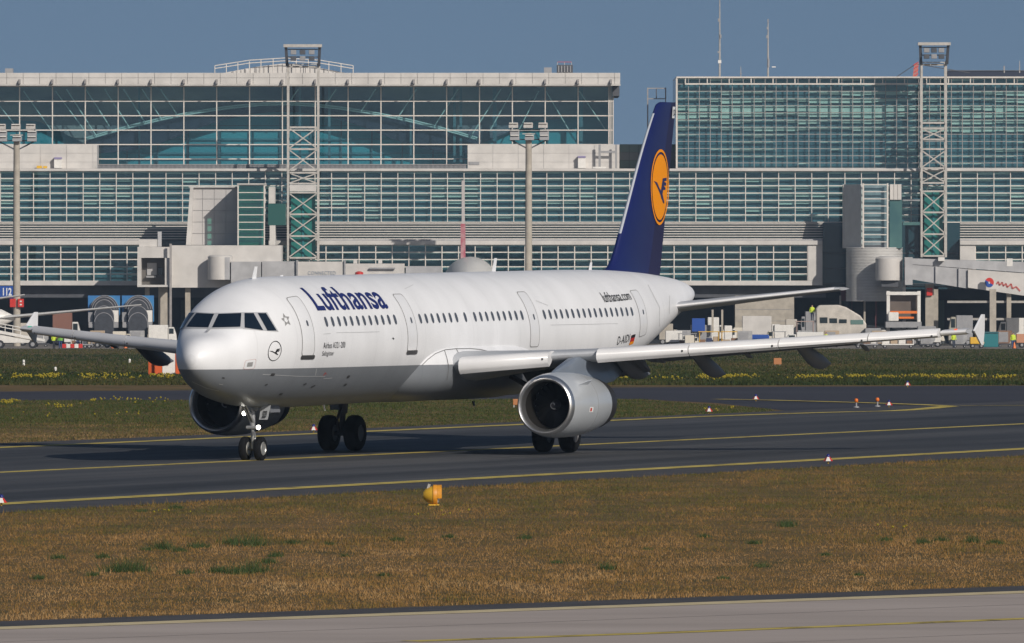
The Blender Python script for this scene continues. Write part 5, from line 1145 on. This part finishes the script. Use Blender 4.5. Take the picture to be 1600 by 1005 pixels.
# ================================================================== APRON VEHICLES AND PEOPLE
def wheel_set(o, xs_, y0, y1, r, zb=APRON_Z):
    for x in xs_:
        for yy in (y0, y1):
            w = MB(); w.lathe([(r * .5, -.12), (r, -.1), (r, .1), (r * .5, .12)], (x, yy, zb + r), 'y', 18); wo = w.build('wheel', M_black, o, smooth=40)
            h = MB(); h.lathe([(r * .5, -.13), (.03, -.14), (.03, .14), (r * .5, .13)], (x, yy, zb + r), 'y', 12); h.build('rim', M_gpaint, wo)
def vehicle(name, label, cat, u0, u1, vtop, y, m, cabside=-1, box=None, cabh=.62, group='service vehicles on the apron', zb=APRON_Z, depth=2.2):
    x0, x1 = wx(u0, y), wx(u1, y); zt = wz(vtop, y); L_ = x1 - x0; H = zt - zb; r = min(.42, H * .2)
    o = thing(name, ((x0 + x1) / 2, y, zb), label, cat, group)
    z0 = zb + r * 1.0
    cl = L_ * .30
    xa, xb = (x0, x0 + cl) if cabside < 0 else (x1 - cl, x1); ba, bb = (x0 + cl + .06, x1) if cabside < 0 else (x0, x1 - cl - .06)
    MB().box((x0 + .05, y + .15, z0), (x1 - .05, y + depth - .15, z0 + .22)).build('chassis', M_dgrey, o)
    zc = zb + H * (cabh + .1)
    f = xa if cabside < 0 else xb; bk = xb if cabside < 0 else xa
    c = MB(); c.prism([(f, y, z0 + .24), (bk, y, z0 + .24), (bk, y, zc), (lerp(f, bk, .38), y, zc), (lerp(f, bk, .08), y, lerp(z0, zc, .55))], (0, depth, 0)); c.build('cab', m, o, bevel=.05)
    MB().box((min(lerp(f, bk, .35), lerp(f, bk, .9)), y - .02, lerp(z0, zc, .58)), (max(lerp(f, bk, .35), lerp(f, bk, .9)), y + .03, lerp(z0, zc, .92))).build('side_window', M_vglass, o)
    MB().box((ba, y - .05, z0 + .24), (bb, y + depth + .05, zt)).build('body', box or m, o, bevel=.06)
    MB().box((f - .02 if cabside < 0 else f - .06, y + .2, z0 + .3), (f + .06 if cabside < 0 else f + .02, y + .5, z0 + .5)).build('headlight', M_hub, o)
    wheel_set(o, (x0 + L_ * .17, x1 - L_ * .2), y + .1, y + depth - .1, r, zb)
    return o
# belt loader
y = 1298.0; zb = gz(1298)
bl = thing('belt_loader', (wx(30, y), y, zb), 'white belt loader with railed sloping conveyor at the left edge', 'belt loader', 'service vehicles on the apron')
c = MB(); c.prism([(wx(-30, y), y, wz(536, y)), (wx(48, y), y, wz(536, y)), (wx(46, y), y, wz(531, y)), (wx(20, y), y, wz(527, y)), (wx(4, y), y, wz(520, y)), (wx(-30, y), y, wz(520, y))], (0, 2, 0)); c.build('body', M_wpaint, bl, bevel=.04)
c = MB(); c.prism([(wx(-30, y), y - .2, wz(511, y)), (wx(70, y), y - .2, wz(530, y)), (wx(70, y), y - .2, wz(534, y)), (wx(-30, y), y - .2, wz(516, y))], (0, 1.6, 0)); c.build('conveyor', M_wpaint, bl)
for k in range(7):
    u = -4 + 12 * k; MB().tube((wx(u, y), y - .1, wz(515 + .19 * (u + 10), y)), (wx(u, y), y - .1, wz(504 + .19 * (u + 10), y)), .05, n=6).build('rail_post', M_wpaint, bl)
for d_ in (504, 509): MB().tube((wx(-20, y), y - .1, wz(d_ - 2, y)), (wx(70, y), y - .1, wz(d_ + 15, y)), .06, n=6).build('hand_rail', M_wpaint, bl)
wheel_set(bl, (wx(0, y), wx(51, y)), y, y + 1.8, .48, zb)
vehicle('service_van', 'white van parked behind the two ground crew at the left', 'van', 100, 124, 519, 1312, M_wpaint, 1)
vehicle('baggage_tug', 'grey baggage tug below the folding canopies', 'tug', 148, 172, 522, 1304, M_gpaint, -1, cabh=.8)
def cart(label, u0, u1, vtop, y, m, load):
    x0, x1 = wx(u0, y), wx(u1, y); zb = gz(y); o = thing('baggage_cart', ((x0 + x1) / 2, y, zb), label, 'baggage cart', 'baggage carts on the apron')
    MB().box((x0, y, zb + .38), (x1, y + 1.6, zb + .52)).build('deck', m, o)
    for x in (x0 + .08, x1 - .08):
        for yy in (y + .1, y + 1.5): MB().tube((x, yy, zb + .5), (x, yy, wz(vtop, y)), .05, n=6).build('post', m, o)
    MB().box((x0 - .05, y - .05, wz(vtop, y)), (x1 + .05, y + 1.65, wz(vtop, y) + .08)).build('roof', m, o)
    n = max(2, int((x1 - x0) / .75))
    for i in range(n): MB().box((lerp(x0, x1, i / n) + .08, y + .2, zb + .53), (lerp(x0, x1, (i + 1) / n) - .04, y + 1.3, zb + .9 + .35 * ((i * 7) % 3) / 2)).build('suitcase', load[i % len(load)], o, bevel=.04)
    wheel_set(o, (x0 + .35, x1 - .35), y + .2, y + 1.4, .22, zb)
bag = [mat('bag_brown', (.22, .12, .07), .7), mat('bag_navy', (.03, .04, .10), .7), mat('bag_tan', (.42, .32, .22), .7), M_dgrey]
cart('baggage cart with brown cases right of the left ground crew', 110, 126, 525, 1300, M_wpaint, bag); cart('grey baggage cart in front of the baggage tug', 128, 144, 524, 1297, M_gpaint, bag[::-1])
cart('yellow framed baggage cart under the tailplane', 1092, 1124, 519, 1312, M_yellow, bag); cart('second yellow framed cart coupled behind it', 1127, 1156, 519, 1312, M_yellow, [bag[2], bag[0]])
cart('baggage cart with pale cases left of the white minibus', 1244, 1272, 503, 1322, mat('cart_pinkish', (.38, .28, .25), .6), [bag[2], M_wpaint])
cart('low cart with dark load under the outer slats', 1336, 1372, 529, 1299, M_gpaint, [M_dgrey, bag[0], M_wpaint]); cart('low cart with pale boxes beside the teal bin', 1378, 1428, 528, 1299, M_wpaint, [M_wpaint, bag[2], M_wpaint, bag[0]])
vehicle('tank_trailer', 'small white tank truck behind the tail cone', 'truck', 1040, 1078, 517, 1306, M_wpaint, 1)
hl = vehicle('high_loader', 'white high loader truck carrying a tall blue panel', 'truck', 1064, 1112, 508, 1330, M_wpaint, -1, M_gpaint); part(hl, 'blue_panel', M_blue, 1081.5, 497.5, 1101.5, 518, 1328.6, 1329.4)
for u in (1112, 1127): part(hl, 'lift_post', M_concrete, u, 484, u + 3, 520, 1329, 1329.4)
vehicle('equipment_truck', 'white utility truck with dark windows left of the catering truck', 'truck', 1106, 1132, 496, 1334, M_wpaint, 1)
vehicle('catering_truck', 'white catering truck in front of the concrete pier', 'truck', 1160, 1226, 494, 1336, M_wpaint, 1, M_white)
tp = thing('tarpaulin_dolly', (wx(1178, 1310), 1310, APRON_Z), 'flat dolly covered with bright blue tarpaulin', 'dolly', 'baggage carts on the apron'); part(tp, 'deck', M_dgrey, 1150, 531, 1206, 535, 1310, 1312); part(tp, 'tarpaulin', M_blue, 1156, 523, 1202, 530.8, 1310.1, 1311.9, bevel=.15); wheel_set(tp, (wx(1160, 1310), wx(1198, 1310)), 1310.2, 1311.8, .25)
vehicle('ramp_car', 'white estate car with green windows behind the port wing', 'car', 1226, 1286, 519, 1304, M_wpaint, -1, mat('car_body', (.7, .69, .66), .3), cabh=.75)
# white minibus with sloping front
y = 1326.0; mbu = thing('crew_minibus', (wx(1320, y), y, APRON_Z), 'large white crew bus with sloping roof below the round stair tower', 'bus', 'service vehicles on the apron')
c = MB(); c.prism([(wx(a, y), y, wz(b, y)) for a, b in ((1276, 536), (1352, 536), (1354, 506), (1344, 493), (1322, 480), (1310, 476.5), (1280, 477), (1275, 482))], (0, 2.6, 0)); c.build('body', mat('bus_white', (.56, .52, .46), .5, var=.25, scale=1), mbu, bevel=.15)
part(mbu, 'windscreen', mat('bus_glass', (.12, .2, .18), .15), 1329, 500, 1349, 507, y - .05, y + .02)
for k in range(3): part(mbu, 'side_window', M_vglass, 1281 + 15 * k, 496 + 1.5 * k, 1293 + 15 * k, 505, y - .05, y + .02)
wheel_set(mbu, (wx(1290, y), wx(1340, y)), y, y + 2.4, .5)
for label, u in (('dark red lift truck at the foot of the round tower', 1360), ('dark red lift truck nearer the crew bus', 1322)):
    y = 1340.0 if u > 1350 else 1343.0; o = thing('lift_truck', (wx(u, y), y, APRON_Z), label, 'truck', 'service vehicles on the apron'); mr_ = mat('maroon', (.10, .025, .03), .6)
    for d_ in (-9, 9): part(o, 'mast', M_concrete if d_ < 0 else mr_, u + d_ - 1.5, 462, u + d_ + 1.5, 541, y, y + .3)
    part(o, 'carriage', mr_, u - 8, 452, u + 8, 470, y, y + 1); part(o, 'lamp_bar', M_gpaint, u - 5, 448, u + 5, 452, y + .2, y + .8); part(o, 'body', mr_, u - 12, 512, u + 12, 536, y - 1, y + 1.5); wheel_set(o, (wx(u - 8, y), wx(u + 8, y)), y - 1, y + 1.4, .4)
y = 1332.0; po = thing('scissor_lift', (wx(1410, y), y, APRON_Z), 'open fronted white lift frame with orange barrier beside the stair tower', 'lift', 'service vehicles on the apron')
for u in (1388, 1436): part(po, 'post', M_wpaint, u - 2.5, 455, u + 2.5, 530, y, y + .4)
part(po, 'header', M_wpaint, 1385, 456, 1438, 461, y - .1, y + .5); part(po, 'back_panel', mat('brown_panel', (.14, .11, .09), .7, var=.3, scale=.6), 1391, 461.5, 1433, 500, y + 1.2, y + 1.4, yr=y); part(po, 'barrier', M_orange, 1391, 486, 1433, 490, y - .15, y + .05); part(po, 'barrier', M_orange, 1393, 495, 1428, 498, y - .15, y + .05); part(po, 'crate', M_wpaint, 1388, 488, 1404, 502, y - 1.4, y - .3, bevel=.1); part(po, 'platform', M_gpaint, 1384, 503, 1440, 512, y - 1.5, y + 1.5); part(po, 'base', M_dgrey, 1388, 520, 1436, 535, y - 1.2, y + 1.4); wheel_set(po, (wx(1396, y), wx(1428, y)), y - 1.1, y + 1.2, .45)
for s in (0, 1): MB().bar((wx(1394 if s else 1430, y), y - .5, wz(520, y)), (wx(1430 if s else 1394, y), y - .5, wz(512, y)), .2).build('scissor_arm', M_gpaint, po)
vehicle('grey_tractor', 'grey tow tractor with rounded cab right of the lift frame', 'tractor', 1482, 1520, 493, 1330, mat('tractor_beige', (.34, .32, .26), .6), -1, M_gpaint, cabh=.85)
fx_ = thing('fire_point', (wx(1452, 1336), 1336, APRON_Z), 'red fire point box on a pale post beside the right floodlight tower', 'fire box'); part(fx_, 'post', M_concrete, 1446, 444, 1459, 541, 1336.2, 1336.8); part(fx_, 'box', M_red, 1448, 450, 1457, 462, 1335.8, 1336.15)
bn = thing('waste_bin', (wx(1548, 1305), 1305, gz(1305)), 'teal waste container behind the port wing tip', 'container'); part(bn, 'tub', M_teal, 1537, 521, 1560, 542.5, 1305, 1306.6, bevel=.06); part(bn, 'lid', mat('lid_teal', (.02, .10, .12), .5), 1536.5, 518.5, 1560.5, 520.8, 1304.9, 1306.7, yr=1305)
vehicle('cargo_dolly', 'white and orange cargo dolly at the right edge', 'dolly', 1588, 1640, 522, 1306, M_wpaint, 1, mat('cargo_orange', (.5, .24, .14), .6))
bar_ = thing('barrier', (wx(110, 1294), 1294, gz(1294)), 'low red and white plastic barrier beside the left ground crew', 'barrier')
for k in range(5): part(bar_, 'segment', M_wpaint if k % 2 else M_red, 97 + 6.4 * k, 537.5, 103.2 + 6.4 * k, 544, 1294, 1294.5, bevel=.04)
for label, u, v in (('orange cone right of the ground crew at left', 176, 545), ('orange marker cone nearer the airliner nose', 196, 545), ('orange cone at the right edge of the apron', 1585, 541)):
    y = 1296.0; o = thing('traffic_cone', (wx(u, y), y, gz(y)), label, 'cone', 'traffic cones on the apron edge'); MB().lathe([(.22, gz(y)), (.2, gz(y) + .1), (.04, gz(y) + .75)], (wx(u, y), y, 0), 'z', 14).build('cone', M_orange, o, smooth=40); MB().box((wx(u, y) - .25, y - .25, gz(y)), (wx(u, y) + .25, y + .25, gz(y) + .05)).build('foot', M_black, o)

# people: one skinned body, clothing as colour bands on it
def person_mat(name, vest, legs):
    m = bpy.data.materials.new(name); m.use_nodes = True; nt = m.node_tree; p = nt.nodes['Principled BSDF']; p.inputs['Roughness'].default_value = .8
    tc = nt.nodes.new('ShaderNodeTexCoord'); sx = nt.nodes.new('ShaderNodeSeparateXYZ'); mp = nt.nodes.new('ShaderNodeMapRange'); mp.inputs[2].default_value = 1.8; cr = nt.nodes.new('ShaderNodeValToRGB'); cr.color_ramp.interpolation = 'CONSTANT'
    st = [(0, (.02, .02, .02)), (.06, legs), (.50, vest), (.845, (.45, .27, .19)), (.945, (.05, .035, .025))]
    while len(cr.color_ramp.elements) < len(st): cr.color_ramp.elements.new(.5)
    for e, (q, c_) in zip(cr.color_ramp.elements, st): e.position = q; e.color = (*c_, 1)
    nt.links.new(tc.outputs['Object'], sx.inputs[0]); nt.links.new(sx.outputs['Z'], mp.inputs[0]); nt.links.new(mp.outputs[0], cr.inputs[0]); nt.links.new(cr.outputs[0], p.inputs['Base Color']); return m
def person(label, u, y, zb, vest, legs, rz=0.0, swing=.12):
    J = [((0, 0, .98), .17), ((0, 0, 1.2), .16), ((0, 0, 1.42), .18), ((0, 0, 1.53), .07), ((0, -.01, 1.66), .105), ((0, -.01, 1.76), .085),
         ((.10, 0, .92), .10), ((.11, -swing * .5, .5), .075), ((.11, swing * .4, .08), .055), ((.11, -.13 + swing * .4, .03), .04),
         ((-.10, 0, .92), .10), ((-.11, -swing, .5), .075), ((-.11, -swing * .4, .08), .055), ((-.11, -.15 - swing * .4, .03), .04),
         ((.21, 0, 1.42), .07), ((.27, -.02, 1.14), .05), ((.27, -.12, .90), .04), ((.26, -.16, .80), .03),
         ((-.21, 0, 1.42), .07), ((-.27, .02, 1.14), .05), ((-.26, -.10, .90), .04), ((-.25, -.15, .80), .03)]
    E = [(0, 1), (1, 2), (2, 3), (3, 4), (4, 5), (0, 6), (6, 7), (7, 8), (8, 9), (0, 10), (10, 11), (11, 12), (12, 13), (2, 14), (14, 15), (15, 16), (16, 17), (2, 18), (18, 19), (19, 20), (20, 21)]
    me = bpy.data.meshes.new('person'); me.from_pydata([j[0] for j in J], E, []); o = bpy.data.objects.new('person', me); COL.objects.link(o)
    sk = o.modifiers.new('skin', 'SKIN'); sk.use_smooth_shade = True; su = o.modifiers.new('sub', 'SUBSURF'); su.levels = su.render_levels = 2
    for sv, j in zip(me.skin_vertices[0].data, J): sv.radius = (j[1], j[1])
    me.skin_vertices[0].data[0].use_root = True
    me.materials.append(person_mat('clothes', vest, legs)); o.location = (wx(u, y), y, zb); o.rotation_euler = (0, 0, rz); o.scale = (1.05, 1.05, 1.05)
    return tag(o, label, 'person', 'ground crew on the apron')
YV, GV = (.55, .68, .04), (.22, .52, .08)
person('person in yellow vest and dark trousers standing left of the pair', 84, 1293, gz(1293), YV, (.02, .022, .03), .6)
person('person in green vest and blue trousers standing right of the pair', 94.5, 1292.5, gz(1292.5), GV, (.03, .06, .16), -.3)
person('person in yellow vest and blue trousers near the right edge', 1583, 1298, APRON_Z, YV, (.03, .06, .18), .2)
pl_ = part(mbu, 'rear_platform', M_gpaint, 1262, 501, 1274.5, 504, 1326.5, 1328.2)
person('person in yellow vest standing high on the platform of the crew bus', 1269, 1327.3, wz(501, 1326.5), YV, (.03, .06, .18), .2)
person('person in yellow vest beside the white estate car', 1291, 1302, APRON_Z, YV, (.06, .06, .07), .2)

# ================================================================== AIRFIELD LIGHTS AND SMALL THINGS ON THE GRASS
M_bluelens = mat('blue_lens', (.015, .02, .16), .25)
def edge_light(label, u, v, kind='rw', z=0.0):
    x, y = gnd(u, v, z); s = .8
    o = thing('taxiway_edge_light', (x, y, 0), label, 'airfield light', 'edge lights along the taxiways')
    if kind == 'rw':
        b = MB(); b.lathe([(.02, 0), (.03, .10)], (x, y, 0), 'z', 10); b.build('stem', M_yellow, o)
        for k in range(6):
            a0, a1 = math.pi / 3 * k, math.pi / 3 * (k + 1); f = MB(); f.add([(x + .155 * math.cos(a0), y + .155 * math.sin(a0), .09), (x + .155 * math.cos(a1), y + .155 * math.sin(a1), .09), (x + .055 * math.cos(a1), y + .055 * math.sin(a1), .22), (x + .055 * math.cos(a0), y + .055 * math.sin(a0), .22)], [(0, 1, 2, 3)]); f.build('cone_stripe', M_red if k % 2 else M_wpaint, o)
        b = MB(); b.lathe([(.055, .215), (.06, .25), (.045, .29), (.01, .31)], (x, y, 0), 'z', 14); b.build('lens', M_bluelens, o, smooth=60)
    else:
        b = MB(); b.lathe([(.13, 0), (.12, .04), (.035, .06), (.035, .22)], (x, y, 0), 'z', 12); b.build('stem', M_gpaint, o, smooth=40)
        b = MB(); b.lathe([(.04, .21), (.075, .24), (.085, .31), (.06, .37), (.01, .38)], (x, y, 0), 'z', 14); b.build('lens', M_orange, o, smooth=60)
    return o
edge_light('red and white edge light at the lower left corner of the taxiway', 2, 791); edge_light('red and white edge light behind the nose gear wheels', 490, 676); edge_light('red and white edge light right of the engine at the near taxiway edge', 1294, 725)
edge_light('blue topped edge light at the tip of the crossing taxiway', 1181, 627); edge_light('edge light on the tip of the grass island', 1108, 646.5); edge_light('edge light at the far side of the crossing taxiway', 1418, 605); edge_light('red and white edge light right of two orange lights', 1389, 636.5)
edge_light('left one of two orange guard lights at the junction', 1338, 637, 'or'); edge_light('right one of two orange guard lights at the junction', 1371, 635.5, 'or')
# runway guard light: an orange hooded lamp on the near grass
x, y = gnd(677, 790); gl = thing('guard_lamp', (x, y, 0), 'orange hooded guard lamp standing on the dry grass', 'airfield light')
h = MB(); h.lathe([(.09, -.26), (.16, -.20), (.23, -.06), (.245, -.02)], (x, y, .27), 'x', 22); h.build('rear_housing', M_yellow, gl, smooth=40)
M_or2 = mat('lamp_orange', (.72, .30, .02), .5, var=.2, scale=8)
h = MB(); h.lathe([(.25, -.015), (.265, .0), (.265, .09), (.25, .11)], (x, y, .28), 'x', 24); h.build('body_ring', M_or2, gl, smooth=40)
h = MB(); n = 12; rr = [[(x + d_, y + r_ * math.cos(R(-20 + 220 * i / n)), .28 + r_ * math.sin(R(-20 + 220 * i / n))) for i in range(n + 1)] for d_, r_ in ((.105, .262), (.22, .265), (.22, .25), (.105, .248))]; h.loft(rr, caps=False, closed=False); h.build('hood', M_or2, gl, smooth=40)
h = MB(); h.lathe([(.23, .10), (.17, .15), (.01, .17)], (x, y, .27), 'x', 20); h.build('lens', mat('lens_pale', (.55, .52, .5), .2), gl, smooth=50)
for d_ in (-.09, .09): MB().tube((x + .02, y + d_, 0), (x + .02, y + d_ * .6, .1), .03, n=8).build('foot', M_yellow, gl)
MB().box((x - .12, y - .14, 0), (x + .16, y + .14, .035)).build('base_plate', M_yellow, gl); MB().bar((x - .14, y, .42), (x - .1, y, .56), .07).build('bracket', M_steel, gl)
# hut
def hutbox(u0, u1, v0, v1, y): return None
yh_ = 640.0; zh = gz(yh_); sc_ = FPX / yh_
hv = HORIZON + (CAM_H - zh) * sc_
x0, x1 = wx(233, yh_), wx(285, yh_); H_ = 41 / sc_
hut = thing('equipment_hut', ((x0 + x1) / 2, yh_, zh), 'orange and white striped equipment hut behind the airliner nose', 'hut')
MB().box((x0 + .3, yh_ + .02, zh), (x1, yh_ + 2.0, zh + H_)).build('wall', mat('hut_red', (.62, .10, .015), .5, var=.1, scale=3), hut)
for a, b, m in ((.02, .36, None), (.40, .78, M_wpaint), (.80, 1.0, None)): MB().box((lerp(x0, x1, a) + (.3 if a < .1 else 0), yh_ - .02, zh + .03), (lerp(x0, x1, b), yh_ + .015, zh + H_ - .02)).build('wall_panel', m or MATS['hut_red'], hut)
MB().box((lerp(x0, x1, .50), yh_ - .08, zh + .55), (lerp(x0, x1, .58), yh_ - .025, zh + .85)).build('vent', M_dgrey, hut); MB().box((x0 + .2, yh_ - .1, zh + H_), (x1 + .1, yh_ + 2.1, zh + H_ + .1)).build('roof', M_wpaint, hut); MB().box((x0 - .05, yh_ + .3, zh), (x0 + .28, yh_ + 1.4, zh + H_ * .5)).build('side_cabinet', mat('hut_red2', (.5, .08, .01), .5), hut)
def ground_at(u, v):                             # where the sight line meets the sloping grass
    y = 600.0
    for _ in range(40): y = FPX * (CAM_H - gz(y)) / (v - HORIZON)
    return wx(u, y), y
for label, u, v, h in (('short white marker post in the grass at the far left', 37, 571, .34), ('white marker post left of the hut', 202.5, 568, .28), ('tiny white marker post among the yellow flowers', 86.5, 580, .2)):
    x, y = ground_at(u, v); o = thing('marker_post', (x, y, gz(y)), label, 'marker post', 'white marker posts in the grass'); MB().lathe([(.085, gz(y)), (.085, gz(y) + h), (.05, gz(y) + h + .06)], (x, y, 0), 'z', 12).build('post', M_wpaint, o, smooth=40); MB().lathe([(.09, gz(y) + h * .55), (.09, gz(y) + h * .7)], (x, y, 0), 'z', 12).build('band', M_gpaint, o)
for label, u, v, s in (('small orange marker board in the far grass below the port wing', 1215, 572, .45), ('orange marker board half hidden behind the port engine', 807, 637, .26)):
    if v < 600: x, y = ground_at(u, v)
    else: x, y = gnd(u, v)
    z = gz(y); o = thing('marker_board', (x, y, z), label, 'marker board', 'orange marker boards'); MB().box((x - s * .6, y, z + .1), (x + s * .6, y + .06, z + .1 + s)).build('board', mat('board_orange', (.42, .17, .06), .6), o, bevel=.03)
    for d_ in (-.4, .4): MB().box((x + d_ * s - .03, y + .02, z), (x + d_ * s + .03, y + .05, z + .12)).build('leg', M_steel, o)

# more equipment that crowds the stands
vehicle('cargo_truck', 'dusty white truck just right of the tail cone', 'truck', 1030, 1062, 506, 1338, mat('dusty_white', (.5, .46, .4), .6), 1, M_concrete)
vehicle('water_truck', 'pale service truck behind the blue tarpaulin dolly', 'truck', 1196, 1240, 508, 1322, mat('cream_paint', (.62, .57, .48), .5), -1, M_wpaint)
vehicle('tow_tractor', 'low white tow tractor between bus and lift frame', 'tractor', 1352, 1388, 513, 1324, M_wpaint, 1, M_gpaint, cabh=.8)
vehicle('fuel_truck', 'pale fuel truck behind the orange barrier lift', 'truck', 1434, 1476, 510, 1320, mat('cream_paint', (.62, .57, .48), .5), 1, M_gpaint)
vehicle('pushback_tug', 'white pushback tug beside the nose near the bridge legs', 'tug', 232, 276, 508, 1322, M_wpaint, 1, M_wpaint, cabh=.8)
vehicle('catering_van', 'brown and white catering van behind the starboard wing', 'van', 82, 126, 489, 1336, M_wpaint, 1, mat('van_brown', (.22, .10, .07), .6))
cart('small grey cart between the tail cone and the yellow carts', 1060, 1088, 522, 1303, M_gpaint, bag)
cart('crowded cart with tan cases beside the concrete pier', 1206, 1228, 519, 1316, M_gpaint, [bag[2], bag[0], bag[3]])
def uld(label, u, y, m, w=1.7, h=1.5):
    x = wx(u, y); z = gz(y) + .45; o = thing('cargo_container', (x, y, gz(y)), label, 'container', 'cargo containers on dollies')
    c = MB(); c.prism([(x - w / 2, y, z), (x + w / 2 - .35, y, z), (x + w / 2, y, z + .45), (x + w / 2, y, z + h), (x - w / 2, y, z + h)], (0, 1.4, 0)); c.build('shell', m, o, bevel=.03)
    MB().box((x - w / 2 + .15, y - .03, z + .15), (x + w / 2 - .45, y - .005, z + h - .15)).build('curtain', M_gpaint, o)
    MB().box((x - w / 2 - .1, y + .05, z - .14), (x + w / 2 + .1, y + 1.35, z - .02)).build('dolly_deck', M_dgrey, o); wheel_set(o, (x - w / 2 + .3, x + w / 2 - .3), y + .2, y + 1.2, .16, gz(y))
M_alu = mat('dull_aluminium', (.42, .42, .42), .5, metal=.3, var=.25, scale=2)
for lab, u, yy, m in (('silver cargo container left of the yellow carts', 1068, 1318, M_alu), ('silver cargo container right of the yellow carts', 1164, 1306, M_alu), ('silver cargo container behind the estate car', 1258, 1314, M_alu), ('tan cargo container in front of the crew bus', 1300, 1312, bag[2]), ('tan cargo container under the lift frame', 1374, 1310, bag[2]),
                      ('silver cargo container below the red fire point', 1450, 1308, M_alu), ('silver cargo container left of the teal bin', 1500, 1306, M_alu), ('brown cargo container just right of the teal bin', 1570, 1312, bag[0]), ('silver cargo container by the left lamp mast', 64, 1316, M_alu), ('tan cargo container under the left folding canopy', 152, 1312, bag[2]), ('silver cargo container under the right folding canopy', 214, 1312, M_alu)):
    uld(lab, u, yy, m)
person('person in yellow vest by the cargo container left of the bin', 1490, 1303, gz(1303), YV, (.04, .05, .08), .5)
M_dust = MATS['dusty_white']
for nm, lab, cat, u0, u1, vt, yy, m, sd in (('pickup_truck', 'small cream pickup between the tail cone and blue panel', 'truck', 1070, 1092, 524, 1301, MATS['cream_paint'], 1), ('luggage_tractor', 'small white luggage tractor ahead of the yellow carts', 'tractor', 1132, 1150, 509, 1319, M_wpaint, 1), ('ground_power_unit', 'cream ground power unit beside the concrete pier', 'generator', 1140, 1160, 512, 1328, MATS['cream_paint'], -1),
        ('toilet_truck', 'dusty service truck behind the estate car', 'truck', 1228, 1254, 499, 1332, M_dust, 1), ('stair_truck', 'grey stair truck in the gap before the crew bus', 'truck', 1250, 1276, 487, 1344, M_gpaint, -1), ('air_start_unit', 'white start unit cart left of the grey tow tractor', 'generator', 1446, 1470, 520, 1312, M_wpaint, -1),
        ('follow_me_car', 'yellow car between the tow tractor and the bin', 'car', 1516, 1538, 527, 1300, M_yellow, 1), ('tail_lift_truck', 'white truck in the dark undercroft at far right', 'truck', 1560, 1600, 497, 1344, M_wpaint, -1), ('loader_truck', 'dusty truck behind the belt loader rails', 'truck', 30, 62, 505, 1330, M_dust, 1), ('cream_van', 'cream van under the right folding canopy', 'van', 176, 206, 518, 1302, MATS['cream_paint'], 1)):
    vehicle(nm, lab, cat, u0, u1, vt, yy, m, sd, cabh=.75)
# ---- the air between: thin haze round everything
hz = MB(); hz.box((-4050, -750, -6.6), (4050, 5050, 40.0)); hzo = hz.build('haze', mat('unused', (1, 1, 1)))
hm = bpy.data.materials.new('haze_air'); hm.use_nodes = True; nt = hm.node_tree; nt.nodes.clear()
pv = nt.nodes.new('ShaderNodeVolumePrincipled'); pv.inputs['Color'].default_value = (.55, .75, 1.0, 1); pv.inputs['Density'].default_value = 0.00006; pv.inputs['Anisotropy'].default_value = 0.0
ho = nt.nodes.new('ShaderNodeOutputMaterial'); nt.links.new(pv.outputs[0], ho.inputs['Volume'])
hzo.data.materials.clear(); hzo.data.materials.append(hm); tag(hzo, 'thin bluish haze over the airfield', 'haze', kind='stuff')
